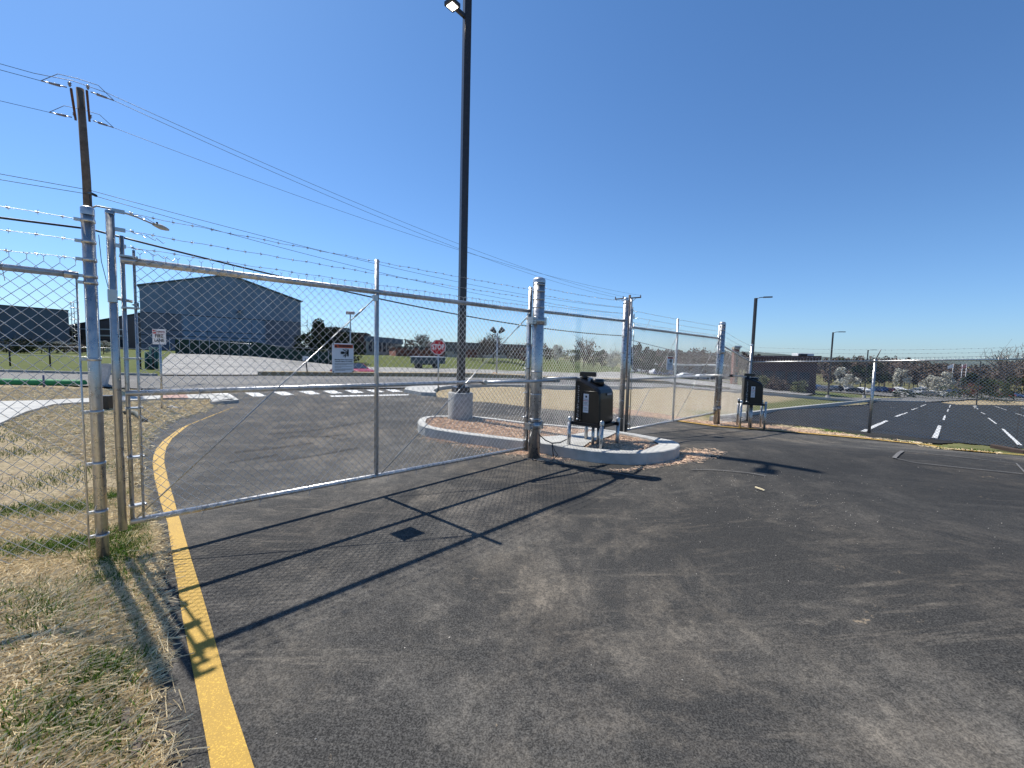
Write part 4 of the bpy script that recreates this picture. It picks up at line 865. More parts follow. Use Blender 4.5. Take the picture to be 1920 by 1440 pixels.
# ------------------------------------------------------------------ buildings
def mk_siding(name, c, sc_=3.0):
    t = NT(name); wv = t.n('TexWave'); wv.inputs['Scale'].default_value = sc_; wv.inputs['Distortion'].default_value = 0; wv.bands_direction = 'DIAGONAL'
    t.l(t.co((1, 1, 0)), wv.inputs['Vector']); f = t.noise(.35, 6, .65, t.co((1, 1, .5)))
    col = t.ramp(f, .3, .7, tuple(v*.8 for v in c), tuple(v*1.2 for v in c)); col = t.mix(t.mul(t.ramp(wv.outputs['Fac'], .7, .9), .12), col, tuple(v*.6 for v in c))
    return t.out(col, .6, 0, wv.outputs['Fac'], .3, .05)
SID = mk_siding('blue grey metal siding', (.165, .225, .305)); SIDB = mk_siding('brown metal siding', (.115, .09, .09)); SIDD = mk_siding('dark blue metal siding', (.075, .10, .135)); SIDL = mk_siding('paler blue door siding', (.165, .24, .335)); SIDP = mk_siding('purplish grey siding', (.13, .145, .19))
BRICK = plain('dark brown brick', (.10, .055, .045), .9, 0, .3, 2); BRICKR = plain('red brick', (.26, .11, .085), .9, 0, .3, 2); ROOFD = plain('dark roof', (.07, .06, .06), .8, 0, .25, 1); ROOFB = plain('blue grey roof', (.12, .15, .18), .7, 0, .2, .5)
PALEW = plain('pale wall', (.42, .38, .32), .85, 0, .15, .6); GLASS = plain('dark window glass', (.03, .04, .055), .12, 0, .2, 2, .8); TRIM = plain('white trim', (.62, .63, .64), .6, 0, .1)
def building(name, label, L, Rr, ztopL, ztopR, depth, wall, roof, wins=(), zb=None, over=.3, roofh=.35, group=None, wm=None):
    """L,R: plan points of the visible face; heights above the ground at each end; wins: (u0,u1,z0,z1,kind)"""
    L = Vector(L).to_2d(); Rr = Vector(Rr).to_2d(); t = (Rr-L).normalized(); n = Vector((-t.y, t.x)); n = n if n.y > 0 else -n
    z0 = zb if zb is not None else min(float(Hh(*L)), float(Hh(*Rr)))-.3; W = (Rr-L).length; a = math.atan2(t.y, t.x)
    b = empty(name, (L.x, L.y, z0), label, 'building', group)
    v = [(*L, z0), (*Rr, z0), (*(Rr+n*depth), z0), (*(L+n*depth), z0), (*L, ztopL), (*Rr, ztopR), (*(Rr+n*depth), ztopR), (*(L+n*depth), ztopL)]
    F6 = [(0, 1, 5, 4), (1, 2, 6, 5), (2, 3, 7, 6), (3, 0, 4, 7), (4, 5, 6, 7)]
    MB().add(v, F6).build('wall', wall, b)
    q = [L-t*over-n*over, Rr+t*over-n*over, Rr+t*over+n*(depth+over), L-t*over+n*(depth+over)]; zt_ = [ztopL, ztopR, ztopR, ztopL]
    MB().add([(*p, z+.02) for p, z in zip(q, zt_)]+[(*p, z+roofh) for p, z in zip(q, zt_)], F6+[(3, 2, 1, 0)]).build('roof', roof, b)
    for w_ in wins:
        u0, u1, a0, a1 = w_[:4]; c = L+t*(u0+u1)/2-n*.03; zc = z0+.3+(a0+a1)/2
        o = MB().box((*c, zc), (u1-u0, .14, a1-a0), a).build('window' if w_[4] != 'door' else 'door', wm if wm and w_[4] == 'w' else (GLASS if w_[4] in 'w' else TRIM if w_[4] == 'white' else GLASS if w_[4] == 'dark' else SIDL), b)
    return b
# blue hangar
HL = GP(267, 112).to_2d(); HR = GP(565, 141).to_2d(); t = (HR-HL).normalized(); n = Vector((-t.y, t.x)); W = (HR-HL).length; zb = -.6
zeL = PD(267, 538, 112).z; zeR = PD(565, 565, 141).z; ze = (zeL+zeR)/2; zap = PD(425, 514, 125).z
hg = empty('hangar', (*HL, zb), 'large blue grey metal hangar with a low gable roof', 'building')
D_ = 60
pr = lambda u, z, o=0: Vector((*(HL+t*u-n*o), z))
nh = Vector((-.625, .78)).normalized(); prof = [pr(0, zb), pr(W, zb), pr(W, ze), pr(W/2, zap), pr(0, ze)]; MB().prism(prof, (*(nh*D_), 0)).build('wall', SID, hg)
rf = MB(); k = .35
for s0, s1, z0_, z1_ in ((-.5, W/2, ze, zap), (W/2, W+.5, zap, ze)):
    rf.prism([pr(s0, z0_+.03, .5), pr(s1, z1_+.03, .5), pr(s1, z1_+k, .5), pr(s0, z0_+k, .5)], (*(nh*(D_+1)), 0))
rf.build('roof', ROOFB, hg)
zd = zb+.60*(ze-zb)
for u0, u1, mt, nm in ((.0, .13*W, SIDP, 'side_panel'), (.13*W, .215*W, SIDP, 'side_panel'), (.22*W, .36*W, SIDL, 'hangar_door'), (.36*W, .50*W, SIDL, 'hangar_door'), (.50*W, .64*W, SIDL, 'hangar_door'), (.64*W, .73*W, SIDL, 'hangar_door'), (.74*W, .86*W, SIDP, 'side_panel'), (.86*W, W, SIDP, 'side_panel')):
    MB().box(pr((u0+u1)/2, (zb+zd)/2, .06), (u1-u0-.12, .16, zd-zb), math.atan2(t.y, t.x)).build(nm, mt, hg)
for z_ in (zd+.15, zd-4.2, zb+4.6, zb+2.3): MB().box(pr(W/2, z_, .16), (W, .1, .14), math.atan2(t.y, t.x)).build('seam', ROOFD, hg)
MB().box(pr(.372*W, zb+1.9, .2), (1.7, .12, 3.0), math.atan2(t.y, t.x)).build('door', TRIM, hg); MB().box(pr(.42*W, zb+1.2, .5), (2.2, .8, 1.2), math.atan2(t.y, t.x)).build('vent_unit', BLACKM, hg)
MB().prism([pr(.545*W, zb+11.9, .1), pr(.575*W, zb+12.9, .1), pr(.555*W, zb+12.9, .1)], (*(-n*1.2), 0)).build('wall_lamp', BLACKM, hg)
MB().prism([pr(0, zb+13, -2), pr(-1.4, zb+12.4, -2), pr(0, zb+11.8, -2)], (*(n*1.5), 0)).build('downpipe_head', BLACKM, hg)
building('metal_building', 'dark blue flat topped metal building at the left picture edge', GP(-120, 92), GP(134, 108), PD(0, 575, 98).z+.6, PD(131, 583, 108).z, 40, SIDD, ROOFD, over=.1, roofh=.2)
lad = empty('caged_ladder', GP(140, 106.5), 'thin caged ladder on the right side of the dark blue building', 'ladder')
m = MB(); p = PD(139, 640, 106.5); tz = PD(136, 577, 106.5).z
for dx in (-.35, .35): m.tube([(p.x+dx, p.y, -.3), (p.x+dx, p.y, tz+1.5)], .07, 5)
for z in np.arange(0, tz+1, 1.0): m.tube([(p.x-.35, p.y, z), (p.x+.35, p.y, z)], .05, 4)
m.build('rail_and_rungs', GALV, lad); m = MB()
for z in np.arange(3, tz+1.6, 1.4): m.tube([(p.x-.4, p.y, z), (p.x+.1, p.y-.9, z), (p.x+1.1, p.y-.6, z), (p.x+1.2, p.y+.1, z)], .06, 4)
m.build('cage', GALV, lad)
building('metal_building', 'brown lean-to building with sloping roofline between the dark blue building and the hangar', GP(128, 122), GP(271, 116), PD(133, 613, 122).z, PD(270, 588, 116).z, 25, SIDB, ROOFD, [(2.5, 6, .3, 3.4, 'dark'), (7.5, 11.0, .3, 4.2, 'dark'), (12, 21, .6, 2.6, 'dark'), (12, 20.5, 3.4, 3.8, 'white'), (1.5, 21, 5.2, 5.5, 'white')], over=.2)
building('block_building', 'grey upper block showing over the dark evergreens right of the hangar', GP(612, 150), GP(652, 152), PD(612, 615, 150).z, PD(652, 617, 152).z, 14, ROOFB, ROOFD)
building('brick_building', 'plain dark brown brick block left of the windowed school wing', GP(628, 118), GP(686, 120), PD(628, 624, 118).z, PD(686, 626.5, 120).z, 14, BRICK, ROOFD)
wn_ = [(1+i*1.75, 2.1+i*1.75, 1.0, 5.2, 'w') for i in range(6)]
building('school_wing', 'pale walled school wing with a row of tall windows and dark sloping roof', GP(686, 120), GP(753, 132), PD(686, 640, 120).z, PD(753, 646, 132).z, 14, PALEW, ROOFB, wn_, roofh=1.6)
building('brick_building', 'low red brick building behind the stop sign', GP(742, 112), GP(842, 118), PD(742, 652, 112).z, PD(842, 652, 118).z, 12, BRICKR, ROOFD, [(3+i*3, 4.6+i*3, 1.2, 2.4, 'w') for i in range(4)])
building('long_building', 'long low building with a broad grey brown roof right of the tall lamp post', GP(838, 116), GP(985, 128), PD(838, 659, 116).z, PD(985, 663, 128).z, 14, PALEW, plain('grey brown roof', (.13, .115, .11), .8, 0, .2, .6), [(2+i*2.6, 3.6+i*2.6, 1.3, 3.0, 'w') for i in range(8)], roofh=2.6, over=.8)
building('shed', 'low open shed with a bright white roof edge beyond the far gate', GP(1268, 150), GP(1374, 160), PD(1268, 685, 150).z, PD(1374, 687, 160).z, 12, plain('dark grey shed wall', (.09, .09, .11), .8), TRIM, roofh=.5, over=.8)  # shed wall is a plain dark grey
bp = GP(1377, 95); building('brick_tower', 'narrow red brick tower with pale bands seen through the far fence panel', GP(1374, 95), GP(1384, 95), PD(1377, 655, 95).z, PD(1377, 655, 95).z, .9, BRICKR, PALEW, [(-.05, 1.6, 8.3, 8.7, 'white'), (.5, 1.05, 4, 7.4, 'w'), (.5, 1.05, .5, 2.8, 'w')], roofh=.5, over=.1)
db = building('dark_building', 'dark brown flat roofed building behind the corner of the parking lot fence', GP(1405, 82), GP(1531, 76.8), PD(1405, 674, 82).z, PD(1531, 675, 76.8).z, 8, BRICK, plain('brown fascia', (.085, .05, .045), .7), [(0.5+i*1.9, 2.0+i*1.9, 1.3, 3.9, 'dark') for i in range(5)], roofh=.75, over=.5)
p = PD(1518, 667, 84); b_ = MB(); b_.bbox(Vector((p.x, p.y+2, p.z)), (3.2, 2, .9), 0, .05); b_.build('roof_unit', TRIM, db, None); p = PD(1511, 667, 84); MB().bbox(Vector((p.x, p.y+1, p.z)), (1.4, 1, .7), 0, .05).build('roof_unit', BLACKM, db)
# white trailers on the gravel lot
def trailer(A, B, h, label):
    A = Vector(A); B = Vector(B); t_ = (B-A).to_2d().normalized(); a = math.atan2(t_.y, t_.x); L = (B-A).length; c = (A+B)/2
    o = empty('parked_trailer', A, label, 'trailer'); MB().bbox(Vector((c.x, c.y, A.z+.9+h/2)), (L, 2.4, h), a, .06).build('body', plain('blue grey trailer side', (.04, .06, .07), .5), o)
    MB().box(Vector((c.x, c.y, A.z+.9+h+.04)), (L+.1, 2.5, .12), a).build('roof', TRIM, o); MB().box(Vector((c.x, c.y, A.z+.8))-Vector((0, 1.22, 0)), (L*.9, .1, .2), a).build('skirt', BLACKM, o)
    for u in (.16, .24, .78, .86):
        q = A.lerp(B, u); MB().tube([(q.x, q.y-1.1, A.z+.48), (q.x, q.y-.8, A.z+.48)], .48, 12).build('wheel', BLACKM, o)
    for u in (.3, .45, .6): q = A.lerp(B, u); MB().box((q.x, q.y-1.24, A.z+.9+h*.6), (.9, .06, .7), a).build('window', GLASS, o)
trailer(GP(776, 74), GP(828, 78), 1.15, 'pale blue parked trailer on the gravel lot below the stop sign')
# twin head light, flood light, barrel
def yard_light(base, ztop, label, twin):
    o = empty('yard_light', base, label, 'light pole'); MB().tube([base, (base.x, base.y, ztop)], .11, 8, r2=.08).build('pole', GALV, o)
    for s_ in (-1, 1):
        if twin: MB().bbox((base.x+s_*.32, base.y, ztop+.1), (.5, .5, .42), 0, .05).build('lamp_head', plain('pale lamp head', (.35, .30, .30), .6), o)
        else: MB().tube([(base.x+s_*.2, base.y, ztop), (base.x+s_*.65, base.y-.25, ztop+.45)], .16, 8, r2=.34).build('lamp_head', BLACKM, o)
yard_light(GP(657, 62), PD(654, 588, 62).z, 'pale light pole with a boxy twin head, behind the warning sign', True)
yard_light(GP(931, 50), PD(932, 624, 50).z, 'grey pole with two dark floodlights left of the thick hinge post', False)
p = GP(928, 47); m = MB(); m.lathe([(.27, 0), (.27, .1), (.22, .12), (.21, .95), (.001, .95)], p, 12); tag(m.build('traffic_barrel', plain('faded orange plastic', (.55, .27, .12), .6), None, p), 'faded orange traffic barrel at the foot of the floodlight pole', 'traffic barrel')
# ------------------------------------------------------------------ cars
def car(loc, rz, c, label, kind='sedan', group='parked cars in the distance', near=False):
    o = empty('parked_car', loc, label, 'car', group, rz, world=False)
    P = {'sedan': [(-2.25, .35), (-2.28, .8), (-1.9, .95), (-1.45, .98), (-.85, 1.38), (.35, 1.42), (1.05, 1.0), (1.95, .88), (2.25, .68), (2.28, .35)],
         'suv': [(-2.3, .4), (-2.35, .95), (-2.2, 1.1), (-1.95, 1.65), (-.2, 1.72), (.5, 1.65), (1.15, 1.12), (2.05, 1.0), (2.3, .8), (2.32, .4)]}[kind]
    pm = plain('car paint %d %d %d' % tuple(int(v*99) for v in c), c, .38, .0, .03, 1, .4); k = len(P)
    ys = [(-.86, .93), (-.80, 1), (.80, 1), (.86, .93)]; vs = []
    for y, s_ in ys:
        for x, z in P:
            tz_ = max(0, (z-.95)/.7); vs.append((x*(1-.02*(s_ < 1)), y*(1-.22*tz_), z if s_ == 1 else .35+(z-.35)*.97))
    fs = [(i*k+j, (i+1)*k+j, (i+1)*k+(j+1) % k, i*k+(j+1) % k) for i in range(3) for j in range(k)]+[tuple(range(k)), tuple(3*k+j for j in reversed(range(k)))]
    bd = MB().add(vs, fs).build('body', pm, o)
    zt_ = 1.36 if kind == 'sedan' else 1.6; z0_ = .98 if kind == 'sedan' else 1.12; xs = (-1.35, -.82, .33, .93) if kind == 'sedan' else (-2.02, -1.86, .45, 1.02)
    for s_ in (-1, 1):
        y0 = .868*s_; y1 = .72*s_; MB().add([(xs[0], y0, z0_), (xs[3], y0, z0_), (xs[2], y1, zt_), (xs[1], y1, zt_)], [(0, 1, 2, 3) if s_ < 0 else (3, 2, 1, 0)]).build('side_window', GLASS, o)
        MB().bbox((2.22, .6*s_, .72), (.14, .34, .12), 0, .02).build('headlight', TRIM, o)
        for x in (-1.4, 1.4):
            w_ = MB().tube([(x, .64*s_, .33), (x, .885*s_, .33)], .33, 14).build('wheel', BLACKM, o); 
            if near: MB().tube([(x, .87*s_, .33), (x, .895*s_, .33)], .18, 10).build('rim', GALV, w_)
    x0, z0s, x1, z1s = (P[6][0], P[6][1], P[5][0], P[5][1]); MB().add([(x0-.02, -.72, z0s+.02), (x0-.02, .72, z0s+.02), (x1+.03, .60, z1s), (x1+.03, -.60, z1s)], [(0, 1, 2, 3)]).build('windshield', GLASS, o)
    return o
car(GP(663, 36, .22), R(-38), (.26, .02, .045), 'dark red sports car on the lot just below the warning sign', near=True, group=None)
WH, SV, BK, BL, RD, GY = (.7, .7, .7), (.35, .36, .38), (.02, .02, .025), (.03, .07, .18), (.35, .03, .03), (.10, .10, .11)
cn = {WH: 'white', SV: 'silver', BK: 'black', BL: 'blue', RD: 'red', GY: 'dark grey'}
far = [(1520, 112, BL, 'suv', 'nearest the dark building'), (1533, 116, BL, 'sedan', 'second from the dark building'), (1547, 112, GY, 'sedan', 'just left of the kerbside lamp post'), (1566, 118, BK, 'suv', 'just right of the kerbside lamp post'), (1574, 132, WH, 'sedan', 'in front of the white blossom trees'), (1590, 128, SV, 'suv', 'under the round white blossom tree'), (1605, 120, BK, 'sedan', 'left of the farthest lamp post'), (1618, 124, WH, 'sedan', 'behind the farthest lamp post'),
       (1650, 128, BL, 'suv', 'right of the leaning fence arm post'), (1662, 130, BL, 'sedan', 'under the big dark evergreen'), (1672, 127, RD, 'sedan', 'at the right edge of the big dark evergreen'), (1686, 136, WH, 'sedan', 'first of the cars in the open lot'),
       (1697, 118, WH, 'suv', 'large one at the front of the open lot'), (1712, 122, WH, 'sedan', 'behind the low hedge'), (1722, 130, SV, 'suv', 'left of the pale blossom trees'), (1733, 140, WH, 'suv', 'in the rear row below the blossom trees'), (1746, 118, GY, 'sedan', 'behind the middle of the hedge'), (1757, 122, WH, 'sedan', 'right of the hedge middle'), (1768, 120, WH, 'sedan', 'last of the hedge row'),
       (1789, 138, BL, 'sedan', 'below the flag poles'), (1803, 138, WH, 'suv', 'just right of the flag poles'), (1888, 128, RD, 'sedan', 'near the right picture edge'), (1908, 128, BL, 'sedan', 'at the right picture edge')]
for px, d, c, kd, wh in far: car(GP(px, d, .02), R(random.choice([75, 95, 100, -80])), c, '%s parked %s %s' % (cn[c], 'van-like car' if kd == 'suv' else 'car', wh), kd)
for px, d, c, kd, wh in [(1200, 118, WH, 'suv', 'first right of the dark conifers'), (1212, 122, GY, 'sedan', 'second right of the dark conifers'), (1222, 118, WH, 'sedan', 'below the conifers'), (1234, 116, WH, 'sedan', 'left of the farther warning sign'), (1243, 114, BL, 'suv', 'touching the left side of the farther warning sign'), (1264, 118, GY, 'suv', 'right of the farther warning sign'), (1285, 112, WH, 'sedan', 'in front of the white roofed shed'), (1298, 116, GY, 'sedan', 'under the left half of the shed roof'), (1315, 112, WH, 'sedan', 'in front of the middle of the shed'), (1330, 116, BK, 'suv', 'at the right part of the shed')]:
    car(GP(px, d, .02), R(random.choice([10, 80, 100])), c, '%s parked %s %s' % (cn[c], 'van-like car' if kd == 'suv' else 'car', wh), kd)
# ------------------------------------------------------------------ trees
def leaves(C, N, size, flat=0.0):
    """random leaf quads centred on C (n,3)"""
    n = len(C); a = RNG.normal(size=(n, 3)); a /= np.linalg.norm(a, axis=1)[:, None]; b = RNG.normal(size=(n, 3)); b -= a*(a*b).sum(1)[:, None]; b /= np.linalg.norm(b, axis=1)[:, None]
    s = size*RNG.uniform(.5, 1.3, (n, 1)); s2 = s*RNG.uniform(.4, .8, (n, 1))
    V = np.stack([C-a*s, C+b*s2, C+a*s, C-b*s2], 1).reshape(-1, 3); return V, np.arange(4*n).reshape(-1, 4)
def crown_pts(c, rx, rz, n, k=16, cone=False):
    th = RNG.uniform(0, 2*math.pi, k); u = RNG.uniform(-.9, .95, k); rr = np.sqrt(1-u*u)*RNG.uniform(.35, .85, k)
    if cone: rr = (1-(u+1)/2)*RNG.uniform(.4, .9, k)
    K = np.stack([rr*np.cos(th)*rx, rr*np.sin(th)*rx, u*rz*.85], 1); sz = RNG.uniform(.16, .38, k)
    i = RNG.integers(0, k, n); d = RNG.normal(size=(n, 3)); d /= np.linalg.norm(d, axis=1)[:, None]; d *= RNG.uniform(.5, 1, (n, 1))**.5
    return np.array(c)+K[i]+d*sz[i][:, None]*np.array([rx, rx, rz*.8]), K+np.array(c)
def branches(base, h, rx, n, r0):
    P = []; Q = []; Rr_ = []; b = np.array(base, float)
    for i in range(n):
        z = RNG.uniform(.25, .85); p = b+[0, 0, h*z*.8]; th = RNG.uniform(0, 6.28); L = rx*RNG.uniform(.5, 1.0); e = p+[math.cos(th)*L*.8, math.sin(th)*L*.8, h*(1-z)*RNG.uniform(.4, 1.0)]
        P.append(p); Q.append(e); Rr_.append(r0*.35)
        for j in range(5):
            f = RNG.uniform(.3, 1); q = p+(e-p)*f; v = RNG.normal(size=3)*rx*.22+[0, 0, rx*.22]; P.append(q); Q.append(q+v); Rr_.append(r0*.14)
            for k in range(2): w_ = RNG.normal(size=3)*rx*.14+[0, 0, rx*.1]; P.append(q+v*.7); Q.append(q+v*.7+w_); Rr_.append(r0*.08)
    return np.array(P), np.array(Q), np.array(Rr_)
def tree(name, px, d, ytop, wpx, leaf, label, n=900, trunk=.25, cone=False, group=None, bare=False, size=None, cat='tree', yb=None):
    b = GP(px, d); h = PD(px, ytop, d).z-b.z; rx = wpx*d/FPX/2; b0 = Vector(b)
    t = empty(name, b0, label, cat, group); tr = max(.06, h*.022); lean = Vector((random.uniform(-.03, .03)*h, 0, 0))
    MB().tube([b0-Vector((0, 0, .3)), b0+Vector((0, 0, h*.3)), b0+lean+Vector((0, 0, h*.75))], tr, 8, r2=tr*.35).build('trunk', BARK, t)
    P, Q, rr = branches(b0, h, rx, 9 if not bare else 26, tr*1.1)
    if bare:
        V1, F1 = tubes_np(P, Q, rr*1.0, 3); npmesh('limbs', V1, F1, LEAF['bare'], False, t)
    else:
        V1, F1 = tubes_np(P, Q, rr, 3); npmesh('limbs', V1, F1, BARK, False, t)
    cz = h*(trunk+(1-trunk)/2); rz = h*(1-trunk)/2
    C, K = crown_pts((b0.x, b0.y, b0.z+cz), rx, rz, n, 22 if not bare else 30, cone)
    V_, F_ = leaves(C, n, size or max(.12, h*.035)); npmesh('crown', V_, F_, LEAF[leaf], False, t); return t
G1 = 'evergreens right of the hangar'
tree('evergreen_tree', 598, 86, 598, 66, 'dark', 'tall dark evergreen with a pointed top right of the hangar', 2600, .05, True, G1)
tree('evergreen_tree', 584, 84, 616, 66, 'dark', 'lower dark evergreen touching the right edge of the hangar', 2600, .02, False, G1)
tree('evergreen_tree', 624, 85, 611, 72, 'dark', 'dark bushy evergreen directly behind the warning sign', 2600, .02, False, G1)
tree('evergreen_tree', 656, 84, 622, 56, 'dark', 'dark evergreen at the right end of the group, below the brick block', 1800, .02, False, G1)
tree('evergreen_shrub', 560, 82, 640, 34, 'dark', 'low dark shrub at the foot of the hangar right end', 1200, .0, False, G1)
G2 = 'shrubs in front of the dark blue building'
for px, w_, yt, lf_, lb_, dd_ in ((20, 120, 634, 'dark', 'wide dark shrub at the left picture edge below the blue building', 54), (80, 100, 640, 'dark', 'dark shrub below the middle of the blue building', 56), (122, 54, 640, 'blossom', 'pale flowering shrub left of the left gate post', 60), (196, 34, 638, 'blossom', 'yellowish white flowering shrub between gate post and gate upright', 60), (150, 60, 645, 'brown', 'brown leafless shrub behind the left gate post', 58), (45, 40, 650, 'mid', 'mid green shrub in the left corner verge', 58)):
    tree('shrub', px, dd_, yt, w_, lf_, lb_, 1100, .0, False, G2, cat='shrub')
G3 = 'trees behind the long low buildings'
for px, d, yt, w_, lf_, bare, lb_ in ((790, 140, 627, 44, 'bare', True, 'leafless grey tree left of the stop sign'), (765, 100, 655, 40, 'rust', False, 'reddish bush row under the school wing'), (800, 98, 655, 44, 'rust', False, 'reddish brown bush left of the stop sign'), (885, 96, 655, 40, 'rust', False, 'low reddish bush right of the tall lamp post'),
        (905, 92, 632, 30, 'bare', True, 'leafless tree left of the floodlight pole'), (925, 95, 625, 44, 'brown', True, 'leafless brown tree behind the floodlight pole'), (960, 92, 645, 46, 'brown', False, 'brown bush just left of the thick hinge post'), (985, 94, 648, 36, 'rust', False, 'reddish bush hidden partly by the thick hinge post'),
        (1022, 100, 652, 40, 'dark', False, 'dark bush right of the thick hinge post'), (1045, 98, 645, 30, 'blossom', False, 'small white blossom tree right of the thick hinge post'), (1094, 96, 634, 54, 'brown', True, 'large leafless tree between the thick post and the thin post'), (1075, 92, 655, 40, 'pale', False, 'pale green bush below the large leafless tree'), (1112, 100, 655, 44, 'mid', False, 'green bush right of the large leafless tree'),
        (1128, 94, 655, 26, 'dark', False, 'dark slim tree left of the thin end post'), (1148, 92, 655, 46, 'blossom', False, 'white blossom tree just left of the thin end post'), (1190, 88, 642, 30, 'dark', False, 'tall dark conifer right of the thin end post'), (1215, 90, 645, 28, 'dark', False, 'second tall dark conifer right of the thin end post'), (1203, 88, 655, 52, 'dark', False, 'lower dark evergreen mass below the two conifers'), (1240, 96, 664, 40, 'dark', False, 'dark evergreen left of the farther warning sign')):
    tree('tree', px, d, yt, w_, lf_, lb_, 500 if bare else 1300, .1, False, G3, bare)
G4 = 'trees around the far car park'
for px, d, yt, w_, lf_, bare, tk, lb_ in ((1577, 122, 688, 26, 'blossom', False, .2, 'round white blossom tree left of the farthest lamp post'), (1596, 116, 701, 38, 'blossom', False, .25, 'wide low white blossom tree left of the farthest lamp post'), (1615, 135, 680, 40, 'dark', False, .15, 'dark evergreen behind the farthest lamp post'), (1650, 128, 676, 52, 'dark', False, .2, 'biggest dark evergreen behind the leaning fence arm'),
        (1690, 150, 690, 36, 'blossom', False, .1, 'white blossom tree right of the biggest evergreen'), (1576, 200, 668, 34, 'pale', False, .1, 'pale green tree rising over the rail left of the farthest lamp post'), (1748, 128, 702, 34, 'blossom', False, .1, 'cream blossom tree over the middle of the hedge'), (1775, 134, 696, 34, 'blossom', False, .1, 'tall cream blossom tree left of the flag poles'), (1762, 124, 706, 30, 'blossom', False, .1, 'short cream blossom tree between two taller ones'), (1822, 120, 698, 30, 'dark', False, .05, 'dark evergreen right of the flag poles'), (1845, 116, 708, 34, 'dark', False, .05, 'low dark evergreen at the last lamp post'), (1818, 112, 718, 40, 'rust', False, .05, 'pinkish brown bush below the dark evergreen'),
        (1790, 112, 720, 44, 'mid', False, .02, 'green hedge bush in front of the cars'), (1740, 108, 728, 90, 'dark', False, .02, 'long low dark hedge in front of the white cars'), (1700, 108, 730, 50, 'dark', False, .02, 'left end of the low dark hedge'), (1870, 115, 708, 44, 'mid', False, .05, 'green bush left of the right picture edge'), (1905, 120, 705, 50, 'dark', False, .05, 'dark bush at the right picture edge'), (1888, 150, 655, 84, 'bare', True, .2, 'big leafless oak rising above the fence rail at the right'), (1870, 104, 738, 90, 'dark', False, .0, 'low dark hedge at the right end of the parking lot'),
        (1455, 74, 706, 60, 'brown', False, .0, 'brown bush in front of the dark building'), (1500, 74, 712, 40, 'pale', False, .0, 'olive bush at the right end of the dark building'), (1425, 72, 700, 40, 'pale', False, .0, 'pale olive bush behind the second gate operator')):
    tree('tree', px, d, yt, w_, lf_, lb_, 420 if bare else 1300, tk, False, G4, bare, size=None if not bare else .12)
# woods on the rising ground: nobody could count them
Cs = []; P_ = []; Q_ = []; R_ = []
for i in range(760):
    px = random.uniform(1215, 2400); d = random.uniform(152, 330); b = GP(px, d); h = random.uniform(10.5, 13.5)*(.95+.12*math.sin(px*.02))*(d/250)**.6; rx = random.uniform(2.6, 4.6)
    c, K = crown_pts((b.x, b.y, b.z+h*.6), rx, h*.46, 110, 10); Cs.append(c)
    P_.append([b.x, b.y, b.z-.5]); Q_.append([b.x, b.y, b.z+h*.8]); R_.append(.18)
    p, q, r = branches(b, h, rx, 3, .3); P_ += list(p); Q_ += list(q); R_ += list(r*1.2)
for i in range(120):
    px = random.uniform(-400, 1205); d = random.uniform(230, 330); b = GP(px, d); h = random.uniform(7, 10); rx = random.uniform(3, 5); c, K = crown_pts((b.x, b.y, b.z+h*.55), rx, h*.45, 110, 10); Cs.append(c)
def mk_wood():
    t = NT('early spring woods'); g_ = t.n('NewGeometry'); x = t.n('ValToRGB'); e = x.color_ramp.elements; e[0].color = (.07, .055, .05, 1); e[1].color = (.16, .15, .08, 1); e[1].position = 1
    for p_, c_ in ((.35, (.12, .092, .078)), (.6, (.15, .11, .09)), (.8, (.10, .09, .07))): k_ = e.new(p_); k_.color = (*c_, 1)
    f = t.noise(.06, 4, .6); t.l(t.mix(.55, g_.outputs['Random Per Island'], t.ramp(f, .3, .7)), x.inputs[0]); return t.out(x.outputs[0], .95, 0, spec=.1)
WOODS = mk_wood(); Cc = np.concatenate(Cs); V_, F_ = leaves(Cc, len(Cc), .62); V2, F2 = tubes_np(np.array(P_), np.array(Q_), np.array(R_), 3)
wd_ = npmesh('woods', np.concatenate([V_, V2]), np.concatenate([F_, F2+len(V_)]), WOODS); tag(wd_, 'brown leafless spring woods stretching behind the car park', 'woods', kind='stuff')
# distant hills
hx = np.linspace(-800, 5200, 160); V_ = []; rows = 7
for r_ in range(rows):
    for x in hx:
        y = 2300+r_*170; prof_ = 52+16*math.sin(x*.0016+.6)+9*math.sin(x*.0047)+4*math.sin(x*.013); V_.append((x, y, -12+prof_*math.sin(math.pi*min(1, (r_+.02)/(rows-1)))*float(S(200, 1500, x))*1.0))
I = np.arange(rows*160).reshape(rows, 160); F_ = np.stack([I[:-1, :-1].ravel(), I[:-1, 1:].ravel(), I[1:, 1:].ravel(), I[1:, :-1].ravel()], 1)
tag(npmesh('hills', V_, F_, plain('far wooded hills', (.075, .095, .085), .95, 0, .3, .004), True), kind='structure')
# flags
for px, hgt, c, lb_ in ((1786, 682, WHITEP, 'white flag on the leftmost of the three distant flag poles'), (1803, 683, TRIM, 'bare looking middle flag pole of three'), (1811, 682, REDS, 'red and white flag on the rightmost distant flag pole')):
    b = GP(px, 150); o = empty('flag_pole', b, lb_, 'flag pole', 'distant flag poles'); tz = PD(px, hgt, 150).z; MB().tube([b, (b.x, b.y, tz)], .09, 6).build('pole', TRIM, o)
    if px != 1803:
        m = MB(); m.prism([(b.x, b.y, tz-.1), (b.x-1.0, b.y, tz-.5), (b.x-1.9, b.y, tz-.9), (b.x-1.8, b.y, tz-1.9), (b.x-.9, b.y, tz-1.6), (b.x, b.y, tz-1.3)], (0, .05, 0)); m.build('flag', c if px == 1786 else plain('flag cloth', (.5, .2, .2), .8, 0, .5, 2), o)
